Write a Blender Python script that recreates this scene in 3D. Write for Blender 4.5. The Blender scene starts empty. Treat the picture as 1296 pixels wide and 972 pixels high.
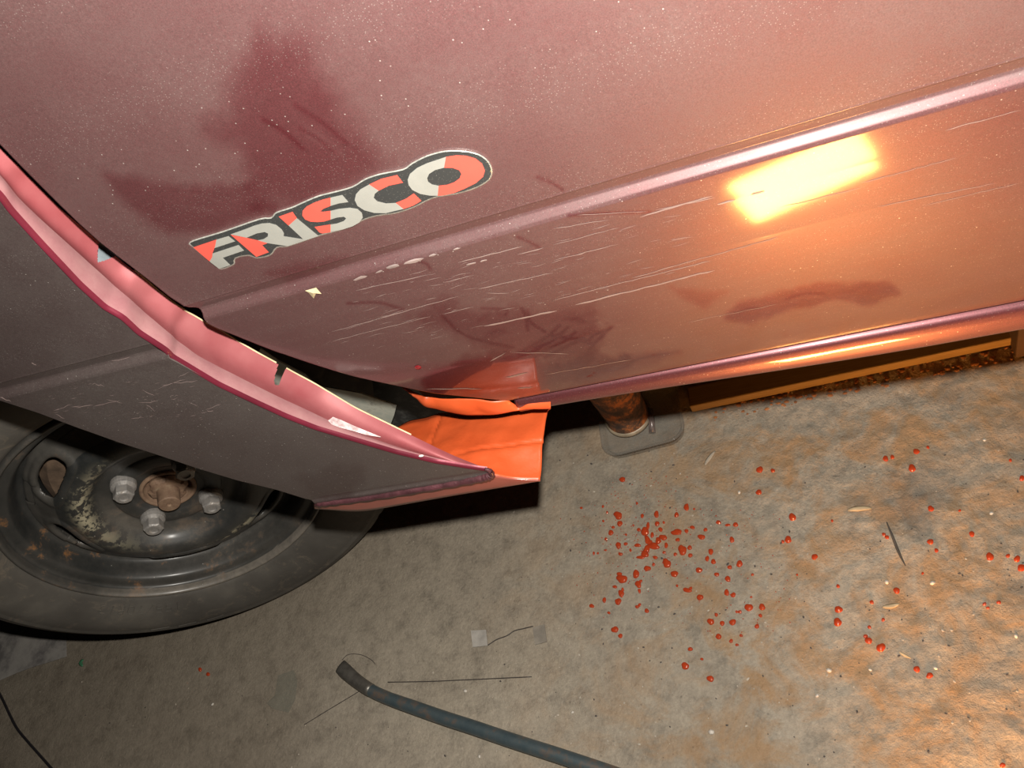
import bpy, bmesh, math, random
import numpy as np
from mathutils import Matrix, Vector
from mathutils.geometry import tessellate_polygon

random.seed(7)
RNG = np.random.RandomState(11)
scene = bpy.context.scene
COL = scene.collection

# ------------------------------------------------------------------ camera
W_, H_, F_ = 1296.0, 972.0, 1050.0
ROT = (-0.5892237445679154, -0.41049440354755734, 0.07075342682549268)
CAM = np.array([0.7259941937154043, -0.3927956532985621, 0.9056553968880301])
def rodrigues(w):
    w = np.array(w); t = np.linalg.norm(w); k = w / t
    K = np.array([[0, -k[2], k[1]], [k[2], 0, -k[0]], [-k[1], k[0], 0]])
    return np.eye(3) + np.sin(t) * K + (1 - np.cos(t)) * K @ K
R_ = rodrigues(ROT)                       # rows: camera right, up, back
cam_data = bpy.data.cameras.new('camera')
cam = bpy.data.objects.new('camera', cam_data); COL.objects.link(cam)
cam_data.sensor_width = 36.0
cam_data.lens = F_ * 36.0 / W_
cam_data.clip_start = 0.01
m = Matrix.Identity(4)
for i in range(3):
    for j in range(3):
        m[j][i] = R_[i][j]
    m[i][3] = CAM[i]
cam.matrix_world = m
scene.camera = cam

# ------------------------------------------------------------------ world, lights, exposure
world = bpy.data.worlds.new('world'); scene.world = world
world.use_nodes = True
world.node_tree.nodes['Background'].inputs[0].default_value = (0.9, 0.75, 0.62, 1)
world.node_tree.nodes['Background'].inputs[1].default_value = 0.003
def light(name, kind, loc, energy, color, **kw):
    d = bpy.data.lights.new(name, kind); d.energy = energy; d.color = color
    for k, v in kw.items(): setattr(d, k, v)
    o = bpy.data.objects.new(name, d); COL.objects.link(o); o.location = loc
    return o
FLASH = CAM + R_[1] * 0.052 - R_[2] * 0.012
light('camera_flash', 'POINT', FLASH, 38.0, (1.0, 0.95, 0.87), shadow_soft_size=0.008)
LAMP_P = np.array([0.735, -0.500, 0.062])        # work lamp lying on the floor, beyond the bottom of the frame
LAMP_T = LAMP_P + np.array([0.30, 0.60, 0.34])
vd = Vector(LAMP_T - LAMP_P).normalized()
la = light('work_lamp_light', 'AREA', LAMP_P + np.array(vd) * 0.012, 4.8, (1.0, 0.44, 0.11),
           shape='RECTANGLE', size=0.17, size_y=0.11, spread=math.radians(116))
la.rotation_euler = vd.to_track_quat('-Z', 'Y').to_euler()
scene.view_settings.view_transform = 'Standard'
scene.view_settings.look = 'None'
scene.view_settings.exposure = 0.0
scene.view_settings.gamma = 1.0
scene.view_settings.use_curve_mapping = False

# ------------------------------------------------------------------ geometry helpers
def ray(px, py):
    return R_.T @ np.array([(px - W_ / 2) / F_, -(py - H_ / 2) / F_, -1.0])
def at_y(px, py, y):
    d = ray(px, py); return CAM + d * ((y - CAM[1]) / d[1])
def at_z(px, py, z=0.0):
    d = ray(px, py); return CAM + d * ((z - CAM[2]) / d[2])
def project(P):
    q = (np.asarray(P) - CAM) @ R_.T
    return W_ / 2 + F_ * q[..., 0] / -q[..., 2], H_ / 2 - F_ * q[..., 1] / -q[..., 2]
def on_surf(px, py, surf, y0=-0.08):
    """point where the line of sight meets the surface y = surf(x, z)"""
    y = y0
    for _ in range(25):
        p = at_y(px, py, y); y = float(surf(p[0], p[2]))
    return at_y(px, py, y)

def mesh_obj(name, verts, faces, mat=None, parent=None, smooth=False):
    me = bpy.data.meshes.new(name)
    me.from_pydata([tuple(map(float, v)) for v in verts], [], [tuple(map(int, f)) for f in faces])
    me.update()
    if smooth: me.shade_smooth()
    o = bpy.data.objects.new(name, me); COL.objects.link(o)
    if mat: me.materials.append(mat)
    if parent: o.parent = parent
    return o
def bm_obj(name, bm, mat=None, parent=None, smooth=False):
    bmesh.ops.recalc_face_normals(bm, faces=bm.faces[:])
    me = bpy.data.meshes.new(name); bm.to_mesh(me); bm.free()
    if smooth: me.shade_smooth()
    o = bpy.data.objects.new(name, me); COL.objects.link(o)
    if mat: me.materials.append(mat)
    if parent: o.parent = parent
    return o
def grid_obj(name, P, mat, parent=None, smooth=True, mask=None, flip=False):
    """P: (rows, cols, 3) array of points"""
    P = np.asarray(P); nr, nc = P.shape[:2]
    idx = np.arange(nr * nc).reshape(nr, nc)
    a, b, c, d = idx[:-1, :-1], idx[:-1, 1:], idx[1:, 1:], idx[1:, :-1]
    f = np.stack([a, b, c, d], -1).reshape(-1, 4)
    if flip: f = f[:, ::-1]
    if mask is not None: f = f[mask.reshape(-1)]
    me = bpy.data.meshes.new(name)
    me.vertices.add(nr * nc); me.vertices.foreach_set('co', P.reshape(-1).astype(np.float32))
    n = len(f)
    me.loops.add(n * 4); me.polygons.add(n)
    me.loops.foreach_set('vertex_index', f.reshape(-1).astype(np.int32))
    me.polygons.foreach_set('loop_start', (np.arange(n) * 4).astype(np.int32))
    me.update(calc_edges=True); me.validate()
    if smooth: me.shade_smooth()
    o = bpy.data.objects.new(name, me); COL.objects.link(o)
    me.materials.append(mat)
    if parent: o.parent = parent
    return o
def add_attr(o, name, vals):
    a = o.data.attributes.new(name, 'FLOAT', 'POINT')
    a.data.foreach_set('value', np.asarray(vals, dtype=np.float32).reshape(-1))
def solidify(o, t, offset=-1.0):
    md = o.modifiers.new('thickness', 'SOLIDIFY'); md.thickness = t; md.offset = offset
    return md
def bevel(o, w, seg=2, angle=0.6):
    md = o.modifiers.new('bevel', 'BEVEL'); md.width = w; md.segments = seg
    md.limit_method = 'ANGLE'; md.angle_limit = angle
    return md
def sweep(pts, radii, seg=12, cap=True, squash=None):
    """tube along pts as a bmesh"""
    bm = bmesh.new(); rings = []
    pts = [Vector(p) for p in pts]; n = len(pts)
    up = Vector((0, 0, 1))
    for i, p in enumerate(pts):
        t = (pts[min(i + 1, n - 1)] - pts[max(i - 1, 0)]).normalized()
        s = t.cross(up)
        if s.length < 1e-4: s = Vector((1, 0, 0))
        s.normalize(); u = s.cross(t).normalized()
        r = radii[i] if hasattr(radii, '__len__') else radii
        q = squash[i] if squash is not None else 1.0
        rings.append([bm.verts.new(p + s * (r * math.cos(a) / (q if q else 1)) + u * (r * q * math.sin(a)))
                      for a in [2 * math.pi * k / seg for k in range(seg)]])
    for i in range(n - 1):
        for k in range(seg):
            bm.faces.new([rings[i][k], rings[i][(k + 1) % seg], rings[i + 1][(k + 1) % seg], rings[i + 1][k]])
    if cap:
        bm.faces.new(rings[0][::-1]); bm.faces.new(rings[-1])
    return bm
def catmull(pts, n):
    pts = np.asarray(pts, float); out = []
    P = np.vstack([2 * pts[0] - pts[1], pts, 2 * pts[-1] - pts[-2]])
    for i in range(len(pts) - 1):
        a, b, c, d = P[i:i + 4]
        for t in np.linspace(0, 1, n, endpoint=False):
            out.append(0.5 * ((2 * b) + (-a + c) * t + (2 * a - 5 * b + 4 * c - d) * t * t + (-a + 3 * b - 3 * c + d) * t ** 3))
    out.append(pts[-1]); return np.array(out)
def lathe(profile, seg, close=False):
    """profile of (r, y); axis = Y through the origin"""
    V = []; F = []; n = len(profile)
    for k in range(seg):
        a = 2 * math.pi * k / seg
        for r, y in profile: V.append((r * math.cos(a), y, r * math.sin(a)))
    m_ = n if close else n - 1
    for k in range(seg):
        k2 = (k + 1) % seg
        for i in range(m_):
            j = (i + 1) % n
            F.append((k * n + i, k * n + j, k2 * n + j, k2 * n + i))
    return V, F
def in_poly(px, py, poly):
    px = np.asarray(px); py = np.asarray(py); ins = np.zeros(px.shape, bool); n = len(poly)
    for i in range(n):
        x1, y1 = poly[i]; x2, y2 = poly[(i + 1) % n]
        c = ((y1 > py) != (y2 > py)) & (px < (x2 - x1) * (py - y1) / ((y2 - y1) if y2 != y1 else 1e-9) + x1)
        ins ^= c
    return ins
def poly_dist(px, py, poly):
    """signed distance, negative inside"""
    d = np.full(np.shape(px), 1e9); n = len(poly)
    for i in range(n):
        x1, y1 = poly[i]; x2, y2 = poly[(i + 1) % n]
        L = (x2 - x1) ** 2 + (y2 - y1) ** 2 + 1e-9
        t = np.clip(((px - x1) * (x2 - x1) + (py - y1) * (y2 - y1)) / L, 0, 1)
        d = np.minimum(d, np.hypot(px - x1 - t * (x2 - x1), py - y1 - t * (y2 - y1)))
    return np.where(in_poly(px, py, poly), -d, d)
_tab = RNG.rand(256, 256)
def vnoise(x, y):
    xi = np.floor(x).astype(int); yi = np.floor(y).astype(int)
    fx = x - xi; fy = y - yi; fx = fx * fx * (3 - 2 * fx); fy = fy * fy * (3 - 2 * fy)
    g = lambda a, b: _tab[a % 256, b % 256]
    return (g(xi, yi) * (1 - fx) + g(xi + 1, yi) * fx) * (1 - fy) + (g(xi, yi + 1) * (1 - fx) + g(xi + 1, yi + 1) * fx) * fy
def fbm(x, y, o=4):
    s = 0; a = .5; t = 0
    for k in range(o):
        s = s + a * vnoise(x * 2 ** k + 17 * k, y * 2 ** k + 31 * k); t += a; a *= .5
    return s / t
def smooth01(x, a, b):
    t = np.clip((x - a) / (b - a), 0, 1); return t * t * (3 - 2 * t)

def thing(name, label, cat, loc=(0, 0, 0), group=None):
    o = bpy.data.objects.new(name, None); COL.objects.link(o); o.location = loc
    o.empty_display_size = 0.05
    return tag(o, label, cat, group)
def tag(o, label, cat, group=None, kind=None):
    o['label'] = label; o['category'] = cat
    if group: o['group'] = group
    if kind: o['kind'] = kind
    return o

# ------------------------------------------------------------------ material helpers
class NT:
    def __init__(self, name):
        self.m = bpy.data.materials.new(name); self.m.use_nodes = True
        self.t = self.m.node_tree; self.n = self.t.nodes; self.l = self.t.links
        self.b = self.n['Principled BSDF']
    def node(self, kind, **kw):
        x = self.n.new(kind)
        for k, v in kw.items():
            if k in x.inputs.keys(): x.inputs[k].default_value = v
            else: setattr(x, k, v)
        return x
    def link(self, a, b): self.l.new(a, b)
    def coord(self): return self.node('ShaderNodeTexCoord').outputs['Object']
    def noise(self, scale, detail=4, rough=.55, vec=None, dist=0.0):
        x = self.node('ShaderNodeTexNoise'); x.inputs['Scale'].default_value = scale
        x.inputs['Detail'].default_value = detail; x.inputs['Roughness'].default_value = rough
        x.inputs['Distortion'].default_value = dist
        self.link(vec or self.coord(), x.inputs['Vector']); return x.outputs['Fac']
    def voro(self, scale, vec=None, feature='F1'):
        x = self.node('ShaderNodeTexVoronoi'); x.feature = feature; x.inputs['Scale'].default_value = scale
        self.link(vec or self.coord(), x.inputs['Vector']); return x
    def ramp(self, fac, stops, interp='LINEAR'):
        x = self.node('ShaderNodeValToRGB'); x.color_ramp.interpolation = interp
        e = x.color_ramp.elements
        while len(e) < len(stops): e.new(0.5)
        for i, (p, c) in enumerate(stops):
            e[i].position = p
            e[i].color = (c, c, c, 1) if not hasattr(c, '__len__') else (*c, 1)
        self.link(fac, x.inputs[0]); return x.outputs[0]
    def mix(self, fac, a, b, blend='MIX'):
        x = self.node('ShaderNodeMix'); x.data_type = 'RGBA'; x.blend_type = blend
        for s, v in ((0, fac), (6, a), (7, b)):
            if hasattr(v, 'is_linked') or hasattr(v, 'links'): self.link(v, x.inputs[s])
            else: x.inputs[s].default_value = v if s == 0 else (*v, 1)
        return x.outputs[2]
    def math(self, op, a, b=None, clamp=False):
        x = self.node('ShaderNodeMath'); x.operation = op; x.use_clamp = clamp
        for i, v in enumerate((a, b)):
            if v is None: continue
            if hasattr(v, 'links'): self.link(v, x.inputs[i])
            else: x.inputs[i].default_value = v
        return x.outputs[0]
    def attr(self, name): return self.node('ShaderNodeAttribute', attribute_name=name).outputs['Fac']
    def bump(self, h, strength=.3, dist=.001):
        x = self.node('ShaderNodeBump'); x.inputs['Strength'].default_value = strength
        x.inputs['Distance'].default_value = dist; self.link(h, x.inputs['Height'])
        self.link(x.outputs[0], self.b.inputs['Normal']); return x
    def set(self, **kw):
        for k, v in kw.items():
            k = k.replace('_', ' ')
            if hasattr(v, 'links'): self.link(v, self.b.inputs[k])
            elif hasattr(v, '__len__'): self.b.inputs[k].default_value = (*v, 1)
            else: self.b.inputs[k].default_value = v
        return self.m

def mat_simple(name, color, rough=.5, metal=0., var=.25, scale=60, bump=.2, bdist=.0006, coat=0.):
    t = NT(name); n = t.noise(scale)
    dk = tuple(c * (1 - var) for c in color); lt = tuple(min(1, c * (1 + var)) for c in color)
    col = t.ramp(n, [(.3, dk), (.7, lt)])
    t.bump(t.noise(scale * 6), bump, bdist)
    return t.set(Base_Color=col, Roughness=rough, Metallic=metal, Coat_Weight=coat)

def mat_carpaint(name, base, dustcol, use_attr=True, dust=.5, warm=0.0):
    """metallic maroon paint under a film of garage dust"""
    t = NT(name)
    fl = t.voro(3800).outputs['Color']
    flake = t.ramp(fl, [(.2, tuple(c * .75 for c in base)), (.9, tuple(min(1, c * 1.5) for c in base))])
    fine = t.noise(420, 5, .65); big = t.noise(14, 5, .6); grain = t.noise(1500, 2, .6)
    d = t.attr('dust') if use_attr else dust
    d = t.math('MULTIPLY', d, t.ramp(big, [(.25, .75), (.75, 1.0)]))
    d = t.math('MULTIPLY', d, t.ramp(fine, [(.3, .84), (.7, 1.0)]), clamp=True)
    # light specks of grit stuck on the paint
    v = t.voro(330); sp = t.ramp(v.outputs['Distance'], [(.07, .9), (.14, 0.0)])
    sel = t.ramp(v.outputs['Color'], [(.80, 0.0), (.82, 1.0)])
    sp = t.math('MULTIPLY', sp, sel)
    v2 = t.voro(800); sp2 = t.ramp(v2.outputs['Distance'], [(.12, .26), (.26, 0.0)])
    sel2 = t.ramp(v2.outputs['Color'], [(.62, 0.0), (.66, 1.0)])
    sp = t.math('MAXIMUM', sp, t.math('MULTIPLY', sp2, sel2))
    col = t.mix(d, flake, dustcol)
    col = t.mix(1.0, col, t.ramp(grain, [(.25, .78), (.75, 1.16)]), 'MULTIPLY')
    col = t.mix(sp, col, (.42, .38, .35))
    rough = t.ramp(d, [(0, .30), (.6, .5), (1, .62)])
    coat = t.ramp(d, [(0, 1.0), (1, .55)])
    crough = t.ramp(d, [(0, .03), (.35, .07), (1, .17)])
    metal = t.ramp(d, [(0, .65), (1, .15)])
    t.bump(t.noise(700, 3), .05, .0002)
    return t.set(Base_Color=col, Roughness=rough, Metallic=metal, Coat_Weight=coat, Coat_Roughness=crough)

M_DOOR = mat_carpaint('maroon_paint_dusty_door', (.105, .017, .023), (.112, .077, .073))
M_FENDER = mat_carpaint('maroon_paint_dusty_fender', (.045, .015, .017), (.104, .087, .081), use_attr=True)
M_SILL = mat_carpaint('sill_paint', (.10, .018, .026), (.13, .07, .066), use_attr=False, dust=.34)
M_FLANGE = NT('flange_paint_red')
_c = M_FLANGE.ramp(M_FLANGE.noise(22, 4), [(.3, (.24, .050, .057)), (.7, (.32, .105, .110))])
M_FLANGE.bump(M_FLANGE.noise(900), .15, .0002)
M_FLANGE = M_FLANGE.set(Base_Color=_c, Roughness=.55, Metallic=.15, Coat_Weight=.04, Coat_Roughness=.3, Specular_IOR_Level=.3)
M_STEP = NT('flange_step_dusty_sheen')
_c = M_STEP.ramp(M_STEP.noise(60, 6, .7), [(.3, (.27, .115, .125)), (.7, (.33, .17, .17))])  # mauve tint: sheen of the flash put into the colour, along with dust
M_STEP = M_STEP.set(Base_Color=_c, Roughness=.42, Coat_Weight=.4, Coat_Roughness=.15)
M_LIP = mat_simple('fender_lip_maroon', (.16, .018, .035), .3, .4, .2, 30, .1, coat=.8)
M_EDGE = mat_simple('edge_highlight_cream', (.62, .5, .3), .5)
t = NT('orange_primer')
_c = t.ramp(t.noise(35, 4), [(.3, (.50, .072, .017)), (.7, (.57, .092, .024))])
_h = t.math('ADD', t.noise(45, 3), t.math('MULTIPLY', t.noise(500, 2), .12))
t.bump(_h, .5, .0015)
M_ORANGE = t.set(Base_Color=_c, Roughness=.42, Coat_Weight=.1, Coat_Roughness=.3)
t = NT('orange_lip_overspray_shade')
_c = t.ramp(t.noise(30, 3), [(.3, (.24, .060, .045)), (.7, (.31, .085, .060))])  # darker than the plate: dimness of grazing light put into the colour
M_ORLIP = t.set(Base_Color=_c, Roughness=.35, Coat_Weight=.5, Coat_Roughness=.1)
t = NT('door_scratch'); M_SCRATCH = t.set(Base_Color=(.21, .155, .145), Roughness=.7)
M_BLACKPLASTIC = NT('badge_black'); 
_s = M_BLACKPLASTIC.voro(900).outputs['Distance']
_c = M_BLACKPLASTIC.ramp(_s, [(.10, (.10, .10, .09)), (.22, (.030, .032, .032))])
M_BLACKPLASTIC = M_BLACKPLASTIC.set(Base_Color=_c, Roughness=.35, Coat_Weight=1., Coat_Roughness=.04)
M_BRIM = mat_simple('badge_clear_rim', (.30, .30, .27), .22, .3, .3, 500, .4, .0003, coat=1.)
M_LRED = mat_simple('letter_red', (.52, .075, .055), .4, 0, .04, 80, .02, coat=.6)
M_LGREY = mat_simple('letter_grey', (.235, .24, .22), .4, 0, .06, 80, .02, coat=.6)
M_DARK = mat_simple('underbody_dark', (.014, .012, .011), .8, 0, .6, 25, .6, .002)
M_PALE = NT('inner_panel_pale'); 
_n = M_PALE.noise(30, 6, .7); _c = M_PALE.ramp(_n, [(.35, (.30, .33, .29)), (.52, (.42, .42, .36)), (.66, (.16, .16, .14))])
M_PALE = M_PALE.set(Base_Color=_c, Roughness=.6)

# ================================================================== STRUCTURE: floor
gx = np.arange(-1.0, 1.25, .0032); gy = np.arange(-.45, 0.9, .0032)
X, Y = np.meshgrid(gx, gy)
Z = (fbm(X * 9 + 40, Y * 9 + 40, 3) - .5) * .0020
rough_zone = smooth01(X + .35 * (Y < 0) * 0 - .15 * fbm(X * 5, Y * 5), .38, .62)
Z += (fbm(X * 60 + 9, Y * 60 + 3, 4) - .5) * (.0007 + .0030 * rough_zone)
Z += (fbm(X * 190 + 9, Y * 190 + 3, 2) - .5) * (.0002 + .0016 * rough_zone)
Z *= np.minimum(1, np.minimum.reduce([X - gx[0], gx[-1] - X, Y - gy[0], gy[-1] - Y]) / .05)
Z -= .0022

t = NT('concrete_floor')
co = t.coord()
a = t.noise(2.2, 5, .6, dist=.4); b = t.noise(38, 6, .7); c = t.noise(260, 3, .7)
base = t.ramp(a, [(.30, (.245, .204, .155)), (.50, (.315, .27, .208)), (.68, (.38, .33, .26))])
mot = t.ramp(b, [(.30, .66), (.5, 1.0), (.72, 1.12)])
base = t.mix(1.0, base, mot, 'MULTIPLY')
base = t.mix(1.0, base, t.ramp(c, [(.3, .82), (.7, 1.13)]), 'MULTIPLY')
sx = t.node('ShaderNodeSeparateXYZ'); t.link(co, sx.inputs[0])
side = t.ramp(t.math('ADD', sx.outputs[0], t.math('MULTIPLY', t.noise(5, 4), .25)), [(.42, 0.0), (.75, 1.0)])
rust = t.ramp(t.noise(16, 6, .7, dist=.6), [(.45, 0.0), (.62, 1.0)])  # orange blotches: the lamp's warm light put into the floor colour
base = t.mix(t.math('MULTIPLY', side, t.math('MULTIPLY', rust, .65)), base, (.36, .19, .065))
lft = t.ramp(sx.outputs[0], [(0.0, 1.0), (.25, 0.0)])  # floor darkens to the left: flash falloff put into the colour
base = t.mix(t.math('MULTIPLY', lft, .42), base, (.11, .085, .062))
# pits and pale chips in the concrete
v = t.voro(85); chips = t.ramp(v.outputs['Distance'], [(.05, 1.0), (.11, 0.0)])
csel = t.ramp(v.outputs['Color'], [(.80, 0.0), (.83, 1.0)])
base = t.mix(t.math('MULTIPLY', chips, t.math('MULTIPLY', csel, .5)), base, (.50, .43, .34))
oil = t.ramp(t.noise(7, 4, .6, dist=.7), [(.60, 0.0), (.72, .45)]); base = t.mix(t.math('MULTIPLY', oil, side), base, (.085, .075, .065))
v = t.voro(140); pit = t.ramp(v.outputs['Distance'], [(.08, 1.0), (.2, 0.0)])
psel = t.ramp(v.outputs['Color'], [(.72, 0.0), (.76, 1.0)])
base = t.mix(t.math('MULTIPLY', pit, t.math('MULTIPLY', psel, .4)), base, (.05, .04, .032))
hh = t.math('ADD', t.math('MULTIPLY', t.noise(330, 4, .7), .6), t.math('MULTIPLY', b, 1.2))
hh = t.math('ADD', hh, t.math('MULTIPLY', side, t.math('MULTIPLY', t.noise(80, 6, .75), 2.6)))
t.bump(hh, .8, .0020)
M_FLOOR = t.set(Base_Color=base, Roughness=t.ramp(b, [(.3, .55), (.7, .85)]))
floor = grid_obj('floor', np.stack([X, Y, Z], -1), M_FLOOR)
floor['kind'] = 'structure'
# the rest of the garage floor around the finely modelled patch
o_, i_ = 4.0, (gx[0], gx[-1], gy[0], gy[-1])
V = [(-o_, -o_, -.0022), (o_, -o_, -.0022), (o_, o_, -.0022), (-o_, o_, -.0022),
     (i_[0], i_[2], -.0022), (i_[1], i_[2], -.0022), (i_[1], i_[3], -.0022), (i_[0], i_[3], -.0022)]
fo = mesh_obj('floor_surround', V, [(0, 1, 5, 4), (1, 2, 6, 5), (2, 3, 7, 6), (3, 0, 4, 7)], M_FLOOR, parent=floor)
def floor_z(x, y):
    j = int(np.clip(round((x - gx[0]) / .0032), 0, len(gx) - 1)); i = int(np.clip(round((y - gy[0]) / .0032), 0, len(gy) - 1))
    return float(Z[i, j])

# ================================================================== THE CAR
car = thing('car', 'raised dark maroon hatchback, its lower door, front fender and front wheel in view', 'car')

# ---- door -----------------------------------------------------------------
ZB = .418
def zc_door(x): return .616 + .02 * (x - .38)
def y_door(x, z):
    s = z - zc_door(x)
    t_ = np.clip(-s / .2, 0, 1.2)
    return np.where(s > 0, -.080 - .02 * s, -.080 + .030 * t_ ** 2.0)
CREASE_S = [-.06, -.025, -.0085, -.0042, -.0022, .0014, .0030, .0092, .0099, .0110]
CREASE_D = [0, -.0010, -.0018, -.0020, -.0013, .0019, .0024, .0006, -.0002, 0]
def crease_delta(s): return np.interp(s, CREASE_S, CREASE_D)
door_edge_px = [(-60, 128), (0, 183), (25, 209), (50, 234), (75, 259), (100, 283), (127, 307), (150, 325), (185, 352),
                (215, 376), (238, 391), (247, 392), (256, 397), (264, 407), (275, 413), (300, 424), (350, 445),
                (400, 462), (450, 477), (500, 488), (550, 498), (600, 503), (640, 505)]
E3 = np.array([on_surf(x, y, y_door) for x, y in door_edge_px])
order = np.argsort(E3[:, 2])
Ez, Ex = E3[order, 2], E3[order, 0]
Ez[0] = ZB
def row_z(r, x):
    """r > 0: above the crease (metres); r < 0: fraction of the way down to the bottom edge"""
    zc = zc_door(x)
    return np.where(r >= 0, zc + r, zc + (-r) * (ZB - zc))
rows_low = -np.concatenate([np.linspace(1, .30, 130, endpoint=False), np.linspace(.30, .0, 130, endpoint=False)])
rows_up = np.concatenate([np.linspace(0, .018, 44), np.linspace(.018, .28, 150)[1:]])
rows = np.concatenate([rows_low, rows_up])
uu = np.concatenate([np.linspace(0, 1, 520), 1 + np.linspace(0, 1.6, 30)[1:]])
P = np.zeros((len(rows), len(uu), 3))
for i, r in enumerate(rows):
    x0 = .4
    for _ in range(8): x0 = float(np.interp(row_z(r, x0), Ez, Ex))
    xs = x0 + (.92 - x0) * uu
    zs = row_z(r, xs)
    y = y_door(xs, zs) + crease_delta(zs - zc_door(xs))
    P[i, :, 0] = xs; P[i, :, 1] = y; P[i, :, 2] = zs
# a fold of the sheet at the very bottom edge
P[0, :, 1] += .0012; 
door = grid_obj('door', P, M_DOOR, car)
door['label'] = 'dusty maroon door skin with a pressed crease, smudges and scratches'
PX, PY = project(P)
nz = fbm(PX * .02 + 5, PY * .02 + 9, 5) - .5; nz2 = fbm(PX * .08 + 3, PY * .08 + 1, 3) - .5
def blob(poly, soft=14, wob=26):
    return 1 - smooth01(poly_dist(PX, PY, poly) + nz * wob + nz2 * wob * .4, -soft * .5, soft)
D = np.full(PX.shape, .80)
D -= .42 * blob([(300, 90), (330, 62), (372, 68), (392, 105), (425, 135), (450, 170), (480, 205), (450, 236), (380, 262), (330, 258), (318, 225), (290, 180), (276, 165), (300, 150), (296, 120)], 40, 44)
D -= .36 * blob([(133, 222), (165, 226), (240, 236), (320, 232), (345, 262), (270, 292), (215, 292), (178, 272), (150, 245)], 12, 14)
D -= .30 * blob([(340, 345), (372, 338), (440, 325), (400, 345), (365, 352)], 10, 10)
D -= .42 * blob([(530, 402), (560, 388), (640, 400), (700, 385), (752, 395), (750, 425), (720, 458), (690, 440), (640, 445), (585, 420)], 16, 40)
D -= .55 * blob([(560, 470), (600, 455), (640, 445), (700, 470), (760, 455), (790, 458), (700, 485), (660, 500), (560, 494), (536, 482)], 10, 24)
D -= .30 * blob([(730, 478), (800, 452), (860, 445), (780, 475), (720, 490)], 8, 10)
D -= .45 * blob([(918, 402), (935, 385), (975, 370), (1040, 360), (1125, 362), (1138, 372), (1100, 386), (1060, 380), (1000, 392), (950, 408)], 7, 14)
D -= .30 * blob([(850, 364), (920, 370), (890, 390), (868, 380)], 8, 10)
D -= .28 * blob([(1240, 398), (1300, 380), (1300, 395), (1250, 410)], 8, 10)
# rubbed, glossier sheet under the crease, dust that thins towards the right
D += .06 * smooth01(PX - PY * .8, 450, 1000) * (P[:, :, 2] > zc_door(P[:, :, 0]))
D -= .16 * smooth01(PX, 650, 950) * (P[:, :, 2] < zc_door(P[:, :, 0]))
D += .10 * nz
def stroke(pts, w, amt):
    global D
    pts = catmull(pts, 4); d = np.full(PX.shape, 1e9)
    x0, y0 = pts.min(0) - 12; x1, y1 = pts.max(0) + 12
    k = (PX > x0) & (PX < x1) & (PY > y0) & (PY < y1); px_, py_ = PX[k], PY[k]; dm = np.full(px_.shape, 1e9)
    for (ax_, ay_), (bx_, by_) in zip(pts[:-1], pts[1:]):
        L2_ = (bx_ - ax_) ** 2 + (by_ - ay_) ** 2 + 1e-9
        t_ = np.clip(((px_ - ax_) * (bx_ - ax_) + (py_ - ay_) * (by_ - ay_)) / L2_, 0, 1)
        dm = np.minimum(dm, np.hypot(px_ - ax_ - t_ * (bx_ - ax_), py_ - ay_ - t_ * (by_ - ay_)))
    D[k] -= amt * np.exp(-(dm / w) ** 2)
for a in [[(655, 447), (690, 428), (708, 412)], [(664, 450), (700, 430), (718, 415)], [(676, 452), (712, 433), (728, 420)], [(690, 452), (722, 436), (738, 428)],
          [(742, 458), (748, 440), (772, 416)], [(745, 432), (752, 424), (775, 414)], [(700, 425), (735, 430), (750, 436)], [(610, 390), (640, 392), (640, 398)],
          [(655, 300), (668, 305), (682, 313)], [(528, 330), (540, 334), (545, 341)], [(680, 224), (700, 232), (712, 240)], [(720, 273), (760, 270), (822, 268)],
          [(668, 393), (672, 408), (690, 420)], [(660, 390), (665, 400), (668, 418)], [(560, 400), (590, 425), (650, 440)], [(440, 384), (480, 383), (510, 392)]]:
    stroke(a, 2.2, .38)
for _ in range(34):                          # fans of fine strokes left by a wiping hand
    cx_, cy_, ln_, sl_ = random.choice([(610, 400, 34, -.3), (700, 432, 40, -.55), (735, 400, 30, .2), (600, 485, 50, -.2), (690, 470, 46, -.3), (1030, 385, 60, -.12), (980, 395, 40, -.2), (820, 440, 60, -.25), (850, 455, 50, -.1), (380, 180, 70, .75), (250, 255, 60, .25)])
    x_ = cx_ + random.gauss(0, 24); y_ = cy_ + random.gauss(0, 9); l_ = ln_ * random.uniform(.5, 1)
    stroke([(x_ - l_ / 2, y_ - sl_ * l_ / 2 + 2), (x_, y_ - 2), (x_ + l_ / 2, y_ + sl_ * l_ / 2 + 1)], random.uniform(1.6, 3.2), random.uniform(-.12, .26))
D += .10 * (fbm(PX * .012 + PY * .004, PY * .09 + PX * .02, 4) - .5) * (P[:, :, 2] < zc_door(P[:, :, 0]))
add_attr(door, 'dust', np.clip(D, .06, 1))
solidify(door, .0011)
# inner door frame, unlit
V = []
for r in (-.93, -.5, 0, .25):
    x0 = .4
    for _ in range(8): x0 = float(np.interp(row_z(r, x0), Ez, Ex))
    V += [(x0 + .03, -.035, float(row_z(r, x0))), (1.55, -.035, float(row_z(r, x0)))]
mesh_obj('inner_panel', V, [(0, 1, 3, 2), (2, 3, 5, 4), (4, 5, 7, 6)], M_DARK, door)

def door_pt(px, py, lift=.0):
    p = on_surf(px, py, lambda x, z: y_door(x, z) + crease_delta(z - zc_door(x)) - lift)
    return p
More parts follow.
